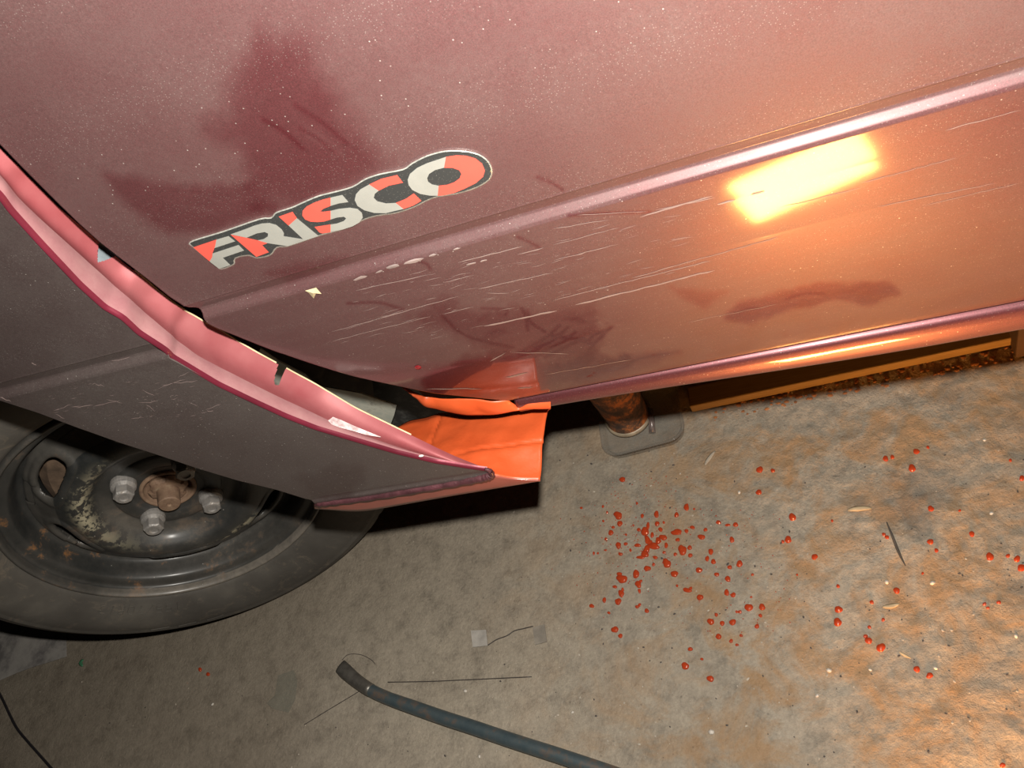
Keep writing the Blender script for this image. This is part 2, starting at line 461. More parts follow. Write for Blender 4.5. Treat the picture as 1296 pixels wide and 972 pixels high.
# scratches and chipped paint, each a sliver lying on the paint
def sliver(V, F, pts, w):
    pts = [np.array(p, float) for p in pts]; n = len(pts); b0 = len(V)
    for i, p in enumerate(pts):
        d = pts[min(i + 1, n - 1)] - pts[max(i - 1, 0)]; d /= np.linalg.norm(d) + 1e-9
        nn = np.array([-d[1], d[0]]); ww = w * .8 * (.15 if i in (0, n - 1) else random.uniform(.6, 1.1))
        for s in (-1, 1):
            q = p + nn * s * ww / 2; V.append(door_pt(q[0], q[1], .00015))
    for i in range(n - 1): F.append((b0 + 2 * i, b0 + 2 * i + 1, b0 + 2 * i + 3, b0 + 2 * i + 2))
V, F = [], []
long_ = [((613, 413), (705, 393), 2.4), ((728, 386), (905, 342), 2.2), ((700, 380), (900, 330), 1.0), ((800, 352), (985, 300), 1.0),
         ((990, 262), (1090, 238), .9), ((1090, 232), (1210, 200), .9), ((1110, 262), (1260, 232), .8), ((700, 290), (770, 278), 1.0),
         ((700, 310), (775, 290), .9), ((810, 275), (902, 248), 2.0), ((830, 266), (905, 250), 1.2), ((730, 272), (820, 268), .8),
         ((580, 332), (662, 312), 1.4), ((655, 322), (688, 314), 1.6), ((450, 368), (545, 347), 1.0), ((448, 412), (580, 375), 1.1),
         ((420, 420), (520, 392), .9), ((420, 432), (545, 400), .8), ((560, 398), (600, 388), .9), ((605, 366), (700, 345), 1.2),
         ((615, 371), (645, 371), 1.0), ((700, 330), (770, 312), 1.0), ((1196, 165), (1290, 140), 1.1), ((1170, 260), (1290, 232), .7),
         ((620, 458), (640, 446), 1.4), ((640, 478), (668, 472), 2.4), ((648, 446), (720, 448), .9), ((690, 474), (800, 455), .8),
         ((540, 492), (610, 492), 1.5), ((655, 492), (675, 490), 1.6), ((870, 408), (985, 385), .6), ((560, 358), (600, 348), 1.0)]
for a, b, w in long_:
    a = np.array(a, float); b = np.array(b, float); n = max(4, int(np.hypot(*(b - a)) / 10))
    sliver(V, F, [a + (b - a) * k / n + np.array([0, random.uniform(-.5, .5)]) for k in range(n + 1)], w)
for _ in range(95):                        # scuffs below the crease
    x = random.uniform(430, 860); y = 430 - .262 * (x - 430) + random.uniform(-60, 30)
    if y < 398 - .268 * (x - 250) + 12: continue
    L = random.uniform(5, 26); sl = -.25 + random.uniform(-.12, .12)
    sliver(V, F, [(x, y), (x + L / 2, y + sl * L / 2 + random.uniform(-1, 1)), (x + L, y + sl * L)], random.uniform(.4, 1.0))
sc = mesh_obj('scratch', V, F, M_SCRATCH, door); sc['kind'] = 'stuff'; sc['label'] = 'pale scratches and scuffs in the paint'
V, F = [], []
for cx, cy, a, b in [(455, 352, 9, 2.2), (480, 344, 5, 1.6), (498, 337, 9, 2.4), (524, 330, 13, 3.0), (548, 323, 6, 1.8), (578, 315, 5, 1.3),
                     (920, 256, 12, 1.2), (612, 330, 5, 1.2), (596, 334, 7, 1.3), (960, 244, 9, 1.2)]:
    k0 = len(V); V.append(door_pt(cx, cy, .0004))
    for k in range(9):
        th = 2 * math.pi * k / 9; r = random.uniform(.65, 1.15)
        V.append(door_pt(cx + a * r * math.cos(th), cy + b * r * math.sin(th) - .26 * a * r * math.cos(th), .0002))
    for k in range(9): F.append((k0, k0 + 1 + k, k0 + 1 + (k + 1) % 9))
ch = mesh_obj('paint_chip', V, F, mat_simple('chip', (.20, .155, .145), .5), door); ch['kind'] = 'stuff'
V = [door_pt(x, y, .001) for x, y in [(386, 368), (400, 364), (407, 372), (400, 371), (397, 378), (391, 371)]] + [door_pt(396, 371, .0024)]
fl = mesh_obj('paint_flake', V, [(k, (k + 1) % 6, 6) for k in range(6)], mat_simple('flake_cream', (.42, .36, .22), .6), door)
fl['label'] = 'cream paint flake below the crease'
V = [door_pt(529 + 4.5 * math.cos(k), 465 + 2.6 * math.sin(k), .0004) for k in np.linspace(0, 6.28, 12, endpoint=False)] + [door_pt(529, 465, .0012)]
dd = mesh_obj('paint_drip', V, [(k, (k + 1) % 12, 12) for k in range(12)], mat_simple('drip_red', (.20, .01, .015), .15, coat=1.), door, True)

# ---- FRISCO badge on the door -----------------------------------------------
def prism_on_door(name, loops, lift0, lift1, mat, parent, inset=0):
    """filled polygon(s) with holes, standing off the door between two lifts"""
    tri = tessellate_polygon([[Vector((x, y, 0)) for x, y in L] for L in loops])
    flat = [p for L in loops for p in L]; n = len(flat)
    V = [door_pt(x, y, lift1) for x, y in flat] + [door_pt(x, y, lift0) for x, y in flat]
    F = [tuple(t_) for t_ in tri]; k = 0
    for L in loops:
        for i in range(len(L)):
            j = (i + 1) % len(L); F.append((k + i, k + j, n + k + j, n + k + i))
        k += len(L)
    bm = bmesh.new(); vs = [bm.verts.new(v) for v in V]
    for f in F:
        try: bm.faces.new([vs[i] for i in f])
        except ValueError: pass
    return bm_obj(name, bm, mat, parent)
def cropA(pts): return [(230 + x / 8.1, 260 + y / 8.1) for x, y in pts]
def cropB(pts): return [(340 + x / 8.1, 210 + y / 8.1) for x, y in pts]
def cropC(pts): return [(470 + x / 8.1, 180 + y / 8.1) for x, y in pts]
outline = [(55, 425), (75, 408), (190, 373), (330, 325), (375, 320), (395, 300), (455, 280), (500, 260), (560, 235), (620, 220),
           (690, 200), (740, 170), (800, 150), (885, 133), (920, 110), (980, 80), (1050, 62), (1120, 62), (1180, 75), (1220, 105),
           (1234, 145), (1220, 180), (1170, 210), (1100, 232), (1020, 245), (975, 262), (930, 285), (860, 308), (790, 318), (740, 332),
           (700, 352), (640, 375), (580, 390), (520, 410), (440, 437), (400, 441), (375, 470), (320, 482), (290, 472), (240, 482), (235, 505),
           (185, 525), (160, 510), (100, 462)]
outline = [(220 + x / 3.057, 170 + y / 3.057) for x, y in outline]
oc = catmull(outline + [outline[0]], 3)[:-1]
outl = [tuple(p) for p in oc]
cen = np.array(outl)
def inset_poly(poly, d):
    A = np.array(poly); n = len(A); out = []
    area = .5 * np.sum(A[:, 0] * np.roll(A[:, 1], -1) - np.roll(A[:, 0], -1) * A[:, 1])
    for i in range(n):
        tdir = A[(i + 1) % n] - A[i - 1]; tdir /= np.linalg.norm(tdir) + 1e-9
        nn = np.array([-tdir[1], tdir[0]]) * (1 if area > 0 else -1)
        out.append(tuple(A[i] + nn * d))
    return out
rim_in = inset_poly(outl, 2.0)
n = len(outl)
V = [door_pt(x, y, 0) for x, y in outl] + [door_pt(x, y, .0010) for x, y in inset_poly(outl, .6)] + [door_pt(x, y, .0012) for x, y in rim_in]
F = []
for k in range(2):
    for i in range(n): F.append((k * n + i, k * n + (i + 1) % n, (k + 1) * n + (i + 1) % n, (k + 1) * n + i))
rim = mesh_obj('badge_rim', V, F, M_BRIM, door, True); rim['label'] = 'shiny clear rim of the badge'
badge = prism_on_door('badge', [rim_in], .0002, .0012, M_BLACKPLASTIC, door)
badge['label'] = 'black outline sticker behind the letters FRISCO'
LE = {
 'F': [('r', cropA([(118, 430), (355, 350), (342, 420), (314, 495), (312, 530), (285, 575)])),
       ('g', cropA([(355, 350), (480, 314), (548, 368), (335, 438), (342, 420)])),
       ('g', cropA([(316, 492), (583, 405), (640, 462), (422, 537), (500, 612), (382, 650), (285, 575), (312, 530)]))],
 'R': [('r', cropA([(500, 299), (665, 332), (780, 358), (880, 387), (825, 408), (893, 480), (765, 528)])),
       ('g', cropA([(500, 297), (660, 240), (740, 208), (820, 185), (900, 180), (970, 200), (1025, 245), (1048, 285), (1045, 315), (1240, 345),
                    (1090, 418), (880, 387), (780, 358), (840, 345), (882, 318), (885, 288), (850, 273), (770, 287), (665, 331)]))],
 'I': [('r', cropB([(103, 520), (245, 470), (290, 535), (205, 612)])),
       ('g', cropB([(290, 535), (512, 718), (200, 823), (350, 748), (205, 612)]))],
 'S': [('r', cropB([(635, 325), (560, 343), (470, 375), (390, 415), (348, 460), (345, 510), (375, 550), (430, 572), (500, 576), (570, 570),
                    (635, 550), (635, 460), (560, 470), (530, 466), (560, 440), (635, 410)])),
       ('g', cropB([(635, 324), (755, 297), (818, 370), (720, 385), (635, 410)])),
       ('g', cropB([(635, 460), (720, 440), (830, 428), (910, 440), (955, 480), (965, 530), (930, 580), (860, 620), (760, 652), (635, 678),
                    (635, 600), (700, 590), (770, 565), (795, 538), (770, 521), (700, 530), (635, 550)])),
       ('r', cropB([(470, 625), (635, 600), (635, 679), (550, 692), (520, 682)]))],
 'C': [('g', cropB([(1030, 190), (940, 240), (895, 290), (882, 350), (910, 410), (980, 455), (1080, 482), (1200, 485)]) +
             cropC([(240, 705), (330, 685), (250, 622), (150, 627), (60, 605), (25, 570), (35, 530), (75, 497)])),
       ('r', cropC([(-23, 433), (100, 375), (265, 336), (325, 415), (180, 445), (75, 497)])),
       ('r', cropC([(250, 622), (350, 582), (435, 525), (513, 600), (430, 650), (330, 685)]))],
 'O': [('g', cropC([(765, 150), (660, 185), (570, 215), (470, 262), (395, 325), (372, 385), (382, 440), (420, 490), (500, 530), (600, 548),
                    (680, 549), (690, 446), (620, 432), (582, 405), (572, 370), (592, 325), (655, 285), (745, 262)])),
       ('r', cropC([(765, 150), (870, 134), (970, 138), (1065, 165), (1135, 220), (1165, 290), (1145, 355), (1070, 420), (960, 475), (850, 520),
                    (750, 543), (680, 549), (690, 446), (780, 436), (850, 410), (905, 370), (922, 325), (900, 287), (830, 263), (745, 262)]))],
}
for ch_, parts in LE.items():
    bmj = bmesh.new()
    for kind, loop in parts:
        tri = tessellate_polygon([[Vector((x, y, 0)) for x, y in loop]]); n = len(loop)
        top = [bmj.verts.new(door_pt(x, y, .00150)) for x, y in loop]
        low = [bmj.verts.new(door_pt(x, y, .00115)) for x, y in loop]
        mi = 0 if kind == 'r' else 1
        for f in tri:
            try: fa = bmj.faces.new([top[i] for i in f]); fa.material_index = mi
            except ValueError: pass
        for i in range(n):
            fa = bmj.faces.new([top[i], top[(i + 1) % n], low[(i + 1) % n], low[i]]); fa.material_index = mi
    lo = bm_obj('letter', bmj, M_LRED, door); lo.data.materials.append(M_LGREY)
    lo['label'] = 'red and grey letter %s of the badge' % ch_

# ---- front fender -----------------------------------------------------------
ZF = .3895
def y_fend(x, z): return np.where(z > .615, -.100 + .04 * (z - .615), -.100 + .0 * z)
def zc_fend(x): return .611 + .0 * x
outer_px = [(-70, 180), (0, 248), (12, 265), (50, 307), (100, 360), (132, 389), (155, 402), (175, 421), (200, 437), (212, 445), (216, 451), (225, 456), (250, 471), (275, 486),
            (300, 498), (325, 510), (362, 527), (400, 542), (450, 557), (500, 572), (550, 584), (600, 592), (616, 594)]
OE = np.array([on_surf(x, y, y_fend, -.1) for x, y in outer_px])
corner = np.array([on_surf(x, y, y_fend, -.1) for x, y in [(622, 597), (625, 601), (622, 606), (612, 608)]])
fr_z = np.concatenate([corner[::-1, 2][:0], [ZF, ZF + .0008, ZF + .003], OE[::-1, 2]])
fr_x = np.concatenate([[corner[-1, 0], corner[2, 0], corner[1, 0]], OE[::-1, 0]])
o_ = np.argsort(fr_z); fr_z, fr_x = fr_z[o_], fr_x[o_]
arch_px = [(0, 504), (50, 522), (100, 542), (150, 560), (200, 576), (250, 593), (300, 608), (350, 620), (382, 630), (395, 634), (404, 639)]
AE = np.array([on_surf(x, y, y_fend, -.1) for x, y in arch_px])
az = np.concatenate([AE[::-1, 2], [.64, .67, .69, .70]]); ax = np.concatenate([AE[::-1, 0], [.165, .12, .06, -.02]])
az[0] = min(az[0], ZF)
frows = np.concatenate([np.linspace(ZF, ZF + .012, 14), np.linspace(ZF + .012, .585, 90)[1:], np.linspace(.585, .63, 90)[1:], np.linspace(.63, .86, 70)[1:]])
fu = np.linspace(0, 1, 260)
P = np.zeros((len(frows), len(fu), 3))
for i, z in enumerate(frows):
    xa = float(np.interp(z, az, ax)) if z < .70 else -.45
    if z >= .70: xa = -.02 - .43 * min(1, (z - .70) / .003)
    xr = float(np.interp(z, fr_z, fr_x))
    xs = xa + (xr - xa) * fu
    y = y_fend(xs, z) + crease_delta(np.full_like(xs, z) - zc_fend(xs)) * .9
    y = y + .0040 * (1 - smooth01(np.full_like(xs, z), ZF, ZF + .006)) ** 2 - .0012 * np.exp(-((z - ZF - .007) / .003) ** 2) * (1 + .5 * (fbm(xs * 90, xs * 0, 2) - .5)) + .0006 * np.exp(-((z - ZF - .0125) / .002) ** 2)
    P[i, :, 0] = xs; P[i, :, 1] = y; P[i, :, 2] = z
fender = grid_obj('fender', P, M_FENDER, car)
fender['label'] = 'dull maroon front fender swung out from the door, its lower rear corner over orange primer'
PX, PY = project(P)
nz = fbm(PX * .02 + 5, PY * .02 + 9, 5) - .5; nz2 = fbm(PX * .08 + 3, PY * .08 + 1, 3) - .5
D = np.full(PX.shape, .84) + .25 * nz
D += .16 * blob([(40, 500), (230, 460), (420, 560), (610, 598), (420, 630), (200, 570)], 30, 40)
D -= .30 * blob([(370, 605), (400, 590), (455, 600), (440, 622), (390, 625)], 12, 30)
D -= .4 * (1 - smooth01(P[:, :, 2], ZF + .007, ZF + .010))
add_attr(fender, 'dust', np.clip(D, .1, 1))
solidify(fender, .001)
def fend_pt(px, py, lift=.0):
    return on_surf(px, py, lambda x, z: y_fend(x, z) + crease_delta(z - zc_fend(x)) * .9 - lift, -.1)
_dp = door_pt
V, F = [], []
door_pt = fend_pt
for a, b, w in [((68, 520), (90, 512), 1.6), ((90, 516), (118, 512), 1.6), ((118, 514), (152, 507), 1.5), ((135, 505), (155, 510), 1.2), ((175, 510), (200, 508), 1.3),
                ((185, 512), (196, 520), 1.2), ((200, 492), (235, 480), 1.2), ((215, 486), (250, 482), 1.2), ((225, 478), (240, 470), 1.0), ((120, 486), (132, 489), 1.6),
                ((165, 530), (182, 528), 1.3), ((180, 493), (196, 501), 1.2), ((140, 457), (165, 452), .9), ((260, 518), (280, 512), 1.0), ((262, 520), (270, 520), 1.4),
                ((0, 503), (14, 508), 2.0), ((70, 524), (82, 530), 1.4), ((238, 508), (250, 514), .9), ((40, 459), (46, 463), 2.0)]:
    a = np.array(a, float); b = np.array(b, float)
    sliver(V, F, [a + (b - a) * k / 5 + np.array([0, random.uniform(-.9, .9)]) for k in range(6)], w * .8)
for _ in range(45):
    x = random.uniform(60, 260); y = 505 + random.uniform(-22, 22) + (x - 150) * .05; L = random.uniform(3, 9)
    sliver(V, F, [(x, y), (x + L / 2, y + random.uniform(-1.5, 1)), (x + L, y - .2 * L)], random.uniform(.4, .9))
sc = mesh_obj('scratch', V, F, M_SCRATCH, fender); sc['kind'] = 'stuff'; sc['label'] = 'short pale scratches below the fender crease'
door_pt = _dp

hp = catmull([fend_pt(x, y, .0006) for x, y in [(399, 639), (408, 637), (430, 634), (470, 628.5), (520, 620.5), (570, 612), (605, 605.5), (616, 603), (622, 600.5), (620, 596), (614, 593.5)]], 6)
hem = bm_obj('hem', sweep(hp, np.interp(np.linspace(0, 1, len(hp)), [0, .06, .2, .75, .85, 1], [.0012, .0026, .0030, .0034, .0022, .0012]) * (1 + .10 * np.sin(np.arange(len(hp)) * 1.9)), 12), mat_simple('hem_maroon', (.085, .030, .036), .45, .2, .4, 120, .5, .0008, coat=.3), fender, True)
hem['label'] = 'rounded uneven maroon hem along the bottom edge'
# flange: three strips running along the rear edge of the fender
mid_px = [(-70, 150), (0, 221), (25, 252), (50, 276), (100, 321), (150, 366), (189, 400), (225, 431), (250, 450), (275, 463), (324, 488), (350, 501), (387, 518),
          (412, 530), (450, 547), (487, 560), (530, 574), (575, 585), (617, 594.5)]
inn_px = [(-70, 112), (0, 187), (50, 238), (75, 263), (100, 284), (125, 306), (146, 324), (175, 347), (200, 368), (225, 388), (247, 401), (265, 412), (275, 416), (300, 432), (324, 446),
          (350, 460), (361, 466), (400, 487), (450, 517), (500, 541), (525, 553), (560, 570), (575, 577), (595, 585), (619, 594)]
NS = 620
oc = np.array(outer_px, float); L = np.concatenate([[0], np.cumsum(np.hypot(*np.diff(oc, axis=0).T))])
sx_ = np.linspace(0, L[-1], NS); oc = np.stack([np.interp(sx_, L, oc[:, 0]), np.interp(sx_, L, oc[:, 1])], -1)
def gsm(A, wd):
    k = np.exp(-.5 * (np.arange(-3 * wd, 3 * wd + 1) / wd) ** 2); k /= k.sum(); A = np.asarray(A, float)
    if A.ndim == 1: return np.convolve(np.pad(A, 3 * wd, 'reflect', reflect_type='odd'), k, 'valid')
    return np.stack([gsm(A[:, i], wd) for i in range(A.shape[1])], -1)
oc = gsm(oc, 3)
VY = np.array([648 + F_ * R_[0, 1] / -R_[2, 1], 486 - F_ * R_[1, 1] / -R_[2, 1]])   # vanishing point of the across-car direction
def cross_curve(p, curve):
    """distance from p along the line towards VY to the polyline"""
    d = VY - p; d = d / np.linalg.norm(d); best = 0
    for a, b in zip(curve[:-1], curve[1:]):
        a = np.array(a, float); e = np.array(b, float) - a
        M = np.array([[d[0], -e[0]], [d[1], -e[1]]]); det = np.linalg.det(M)
        if abs(det) < 1e-9: continue
        s, u = np.linalg.solve(M, a - p)
        if -0.001 <= u <= 1.001 and s > best: best = s
    return best, p + d * best
S0, S1, S2 = [], [], []
for p in oc:
    q = on_surf(p[0], p[1], y_fend, -.1); S0.append(q)
    for dst, curve in ((S1, mid_px), (S2, inn_px)):
        s, r = cross_curve(p, curve)
        # solve y so that (q.x, y, q.z) lands on r
        dd_ = ray(*r); A = dd_; tt = (q[2] - CAM[2]) / A[2]; y = CAM[1] + A[1] * tt
        dst.append(np.array([q[0], min(max(y, q[1] + .0005), q[1] + .05), q[2]]))
S0, S1, S2 = map(np.array, (S0, S1, S2))
for S in (S1, S2):
    d = S[:, 1] - S0[:, 1]; S[:, 1] = S0[:, 1] + np.maximum(gsm(d, 5), .0003)
S2[:, 1] = np.maximum(S2[:, 1], S1[:, 1] + .0003)
# outward normal of the edge in the side plane (towards the door)
tg = np.gradient(S0, axis=0); nrm = np.stack([-tg[:, 2], 0 * tg[:, 0], tg[:, 0]], -1); nrm /= np.linalg.norm(nrm, axis=1)[:, None] + 1e-9
if nrm[300, 0] < 0: nrm = -nrm
nrm = gsm(nrm, 6); nrm /= np.linalg.norm(nrm, axis=1)[:, None]
lipw = .0016
lip = []
for a in np.linspace(0, math.pi / 2, 6):
    lip.append(S0 + nrm * (lipw * (math.sin(a)) ) + np.array([0, 1, 0]) * (lipw * 1.6 * (1 - math.cos(a))) + np.array([0, -.0011, 0]) - nrm * (.0008 * math.cos(a)))
fl_lip = grid_obj('flange_edge', np.array(lip), M_LIP, fender)
def strip(name, A, B, n, off0, off1, bulge, mat, mask_poly=None, lbl=None):
    w = np.linspace(0, 1, n)[:, None, None]
    Pq = A[None] * (1 - w) + B[None] * w + nrm[None] * (off0 * (1 - w) + off1 * w + bulge * np.sin(np.pi * w))
    mask = None
    if mask_poly is not None:
        cx, cy = project(.25 * (Pq[:-1, :-1] + Pq[1:, :-1] + Pq[:-1, 1:] + Pq[1:, 1:]))
        mask = np.ones(cx.shape, bool)
        for poly in mask_poly: mask &= ~in_poly(cx, cy, poly)
    o = grid_obj(name, Pq, mat, fender, mask=mask); o['label'] = lbl
    return o, Pq
taper = np.clip((S1[:, 1] - S0[:, 1]) / .008, 0, 1)[:, None]
strip('flange_step', lip[-1], S1 + 0 * nrm, 8, 0, .0, .0006, M_STEP, None, 'dusty mauve step of the folded fender edge, flash sheen in its colour')
fl2, Pq = strip('flange', S1, S2, 34, 0, 0, -.0042, M_FLANGE,
      [[(118, 290), (125.5, 305), (123.5, 318), (123.5, 332), (132, 330), (146, 324), (152, 318), (140, 290)],
       [(340, 440), (352.5, 461), (349, 472), (346.5, 482), (348, 487), (352, 488), (354.5, 484), (358, 474), (361.5, 465.5), (375, 450)]],
      'bright red painted bolt flange with a notch and a slot')
# cream strip: the highlight on the flange edge put in as colour
ed = np.stack([Pq[-1] + nrm * .0006 - np.array([0, .0004, 0]), Pq[-1] + nrm * .0009 + np.array([0, .0002, 0]), Pq[-1] + nrm * .0006 + np.array([0, .0008, 0])])
cx, cy = project(.5 * (ed[1, :-1] + ed[1, 1:])); mk = ~(((cx > 122) & (cx < 148)) | ((cx > 350) & (cx < 363)) | (cx > 520) | (cx < 170))
grid_obj('flange_edge_highlight', ed, M_EDGE, fender, mask=np.stack([mk, mk]))['label'] = 'thin cream strip for the highlight on the flange edge'
# white scuff on the step
def step_pt(px, py, lift=.0006):
    i = int(np.argmin(np.hypot(oc[:, 0] - px + (py - oc[:, 1]) * .0, oc[:, 1] - py) + 0 * oc[:, 0]))
    d2 = 1e9; best = None
    for k in range(max(0, i - 60), min(NS, i + 60)):
        for w in np.linspace(0, 1.4, 15):
            q = S0[k] + (S1[k] - S0[k]) * w; u, v = project(q); e = (u - px) ** 2 + (v - py) ** 2
            if e < d2: d2 = e; best = q + nrm[k] * (lipw + lift)
    return best
pts = [(414, 534), (420, 529), (432, 529), (446, 534), (462, 539), (475, 543), (483, 551), (480, 555), (462, 552), (445, 547), (428, 542), (418, 538)]
V = [step_pt(*p) for p in pts]; V.append(step_pt(448, 541, .0012))
mesh_obj('paint_peel', V, [(k, (k + 1) % 12, 12) for k in range(12)], mat_simple('peel', (.55, .40, .40), .5, 0, .5, 200), fender)['label'] = 'white peeled patch on the step'
p = fend_pt(533, 577, .0004); bm = bmesh.new(); bmesh.ops.create_icosphere(bm, subdivisions=2, radius=.0017)
for v in bm.verts: v.co = Vector((v.co.x * 1.3, v.co.y * .5, v.co.z * .7)) + Vector(p)
bm_obj('paint_speck', bm, mat_simple('speck_white', (.7, .68, .65), .5), fender, True)

# ---- orange primed plate below the fender -----------------------------------
xr_in, xr_out = at_z(697, 514.5, .366), at_z(683, 606.5, .378)
inner_line = [(440, 575), (470, 556), (500, 543), (520, 532), (540, 528.5), (560, 523), (590, 520.5), (620, 519.5), (650, 517.5), (697, 514.5)]
outer_line = [(398, 634), (420, 632), (450, 628), (490, 621), (530, 614), (575, 607), (605, 602), (625, 601.5), (650, 605.5), (683, 606.5)]
zi = .366; zo = .379
I3 = catmull([at_z(x, y, zi) for x, y in inner_line], 10); O3 = catmull([at_y(x, y, -.0975) for x, y in outer_line], 10)
n = len(I3); rowsn = 40; P = np.zeros((rowsn, n, 3))
kink = at_z(693, 563, .370)
wk = (kink[1] - xr_in[1]) / (xr_out[1] - xr_in[1])
for i, w in enumerate(np.linspace(0, 1, rowsn)):
    q = I3 * (1 - w) + O3 * w
    wk_ = wk + .20 * np.clip((I3[:, 0] - I3[-1, 0]) / (I3[len(I3) // 2, 0] - I3[-1, 0]), 0, 1.6)
    crown = .0045 * smooth01(np.array(w), 0, .12) * (1 - smooth01(w + 0 * wk_, wk_, 1.0))   # flat, then the fold falls to the lip
    groove = -.0020 * np.exp(-((w - wk_) / .016) ** 2) * smooth01(q[:, 0], .42, .46)
    q[:, 2] += crown + groove + (fbm(q[:, 0] * 45, q[:, 1] * 45 + 7, 3) - .5) * .0035
    P[i] = q
P[:, :, 0] += 0
# one shallow seam running across near the left
sm = np.exp(-((P[:, :, 0] - at_z(556, 560, .37)[0] - .02 * (P[:, :, 1] + .03)) / .0011) ** 2) * (P[:, :, 1] > -.085)
P[:, :, 2] -= .0020 * sm
plate = grid_obj('repair_panel', P, M_ORANGE, car)
plate['label'] = 'orange primed sheet metal plate with a fold, between fender and sill'
solidify(plate, .0012, 0)
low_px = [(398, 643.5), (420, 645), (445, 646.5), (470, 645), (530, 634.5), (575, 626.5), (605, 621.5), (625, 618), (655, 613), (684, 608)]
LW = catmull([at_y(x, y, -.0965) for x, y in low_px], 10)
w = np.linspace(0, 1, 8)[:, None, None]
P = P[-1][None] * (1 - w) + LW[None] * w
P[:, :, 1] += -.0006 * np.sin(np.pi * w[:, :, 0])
lp = grid_obj('repair_panel_lip', P, M_ORLIP, plate); lp['label'] = 'down-turned lip, dulled by overspray and by shade in its colour'
solidify(lp, .001, 0)

# ---- sill under the door -----------------------------------------------------
sill_prof = [(-.022, .4175), (-.036, .4165), (-.0470, .4130), (-.0500, .4080), (-.0509, .4020), (-.0509, .3965), (-.0498, .3915), (-.0455, .3875), (-.0360, .3855), (-.020, .3840), (.06, .3835)]
sp = catmull(sill_prof, 5)
X0 = at_y(655, 512, -.048)[0]
xs = np.concatenate([np.linspace(X0, .95, 120), np.linspace(.95, 2.2, 12)[1:]])
P = np.zeros((len(sp), len(xs), 3))
kx = .60 + .40 * smooth01(xs, X0, .80)
for i, (y, z) in enumerate(sp): P[i, :, 0] = xs; P[i, :, 1] = y + .0012 * (1 - kx); P[i, :, 2] = .4175 - (.4175 - z) * kx
sill = grid_obj('sill', P, M_SILL, car); sill['label'] = 'glossy rounded maroon sill below the door'
solidify(sill, .001)
# primed front end of the sill, tapering up behind the door corner
top_px = [(508, 488), (530, 500), (544, 504.5), (591, 506), (637, 505.5), (648, 510), (657, 515), (667, 510.5), (682, 508), (697, 506)]
bot_px = [(512, 491), (526, 502), (542, 515), (585, 524), (615, 523.5), (640, 519.5), (657, 517.5), (670, 516.5), (682, 516), (697, 515.5)]
A = catmull([at_y(x, y, -.050 if x > 560 else -.044) for x, y in top_px], 10); B = catmull([at_y(x, y, -.0515 if x > 560 else -.046) for x, y in bot_px], 10)
w = np.linspace(0, 1, 12)[:, None, None]; P = A[None] * (1 - w) + B[None] * w
P[:, :, 1] -= .0016 * np.sin(np.pi * w[:, :, 0])
P[:, :, 1] += (fbm(P[:, :, 0] * 60, P[:, :, 2] * 60, 2) - .5) * .004
t = NT('orange_primer_dark_front')
t2x = t.node('ShaderNodeSeparateXYZ'); t.link(t.coord(), t2x.inputs[0])
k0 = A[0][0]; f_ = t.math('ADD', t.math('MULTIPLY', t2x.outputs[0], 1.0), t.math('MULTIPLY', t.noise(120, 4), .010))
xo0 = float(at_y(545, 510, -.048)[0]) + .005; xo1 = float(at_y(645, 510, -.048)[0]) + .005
_c = t.ramp(t.math('MULTIPLY', t.math('SUBTRACT', f_, xo0 - .02), 5.0), [(.0, (.02, .015, .013)), (.10, (.55, .085, .022)), (.9, (.62, .095, .026)), (1.0, (.62, .095, .026))])  # near black at the front end, orange from there on
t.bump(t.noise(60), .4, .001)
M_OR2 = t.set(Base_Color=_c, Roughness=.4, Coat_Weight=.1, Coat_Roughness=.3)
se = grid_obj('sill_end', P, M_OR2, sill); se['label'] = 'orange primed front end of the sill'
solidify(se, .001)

# ---- car structure behind and below (unlit body, casts the shadow on the floor)
def box_bm(x0, x1, y0, y1, z0, z1):
    bm = bmesh.new(); bmesh.ops.create_cube(bm, size=1)
    for v in bm.verts: v.co = Vector(((v.co.x + .5) * (x1 - x0) + x0, (v.co.y + .5) * (y1 - y0) + y0, (v.co.z + .5) * (z1 - z0) + z0))
    return bm
bm_obj('floor_pan', box_bm(.40, 2.2, -.01, 1.42, .385, .40), M_DARK, car)
bm_obj('side_structure', box_bm(.42, 2.2, -.012, .0, .40, .86), M_DARK, car)
bm_obj('engine_bay_wall', box_bm(-.9, .42, .30, .31, .26, .86), M_DARK, car)
bm_obj('bulkhead', box_bm(.40, .41, .0, 1.42, .30, .86), M_DARK, car)
V = []
pp = [(330, 440), (352, 455), (386, 472.5), (400, 487), (415, 489), (455, 496), (502, 512), (499, 524), (494, 537), (492, 560), (380, 560), (300, 500)]
tri = tessellate_polygon([[Vector((x, y, 0)) for x, y in pp]])
V = [at_y(x, y, .05) for x, y in pp]
pil = mesh_obj('pillar_panel', V, [tuple(f) for f in tri], M_PALE, car); solidify(pil, .0015)
pil['label'] = 'pale bare panel glimpsed in the gap between fender and door'
pp = [(100, 285), (122, 300), (150, 322), (170, 350), (160, 375), (115, 350), (95, 310)]
tri = tessellate_polygon([[Vector((x, y, 0)) for x, y in pp]])
pil2 = mesh_obj('pillar_gusset', [at_y(x, y, -.060) for x, y in pp], [tuple(f) for f in tri], mat_simple('bluegrey', (.28, .33, .36), .6), car)
# black dusty liner flap beside the pillar
M_LINER = NT('liner'); 
_c = M_LINER.ramp(M_LINER.noise(50, 6, .75), [(.5, (.012, .012, .012)), (.75, (.10, .10, .095))])
M_LINER = M_LINER.set(Base_Color=_c, Roughness=.6)
V = [at_y(x, y, .075) for x, y in [(470, 470), (560, 490), (575, 540), (510, 565), (480, 560)]]
mesh_obj('liner', V, [(0, 1, 2, 3, 4)], M_LINER, car)

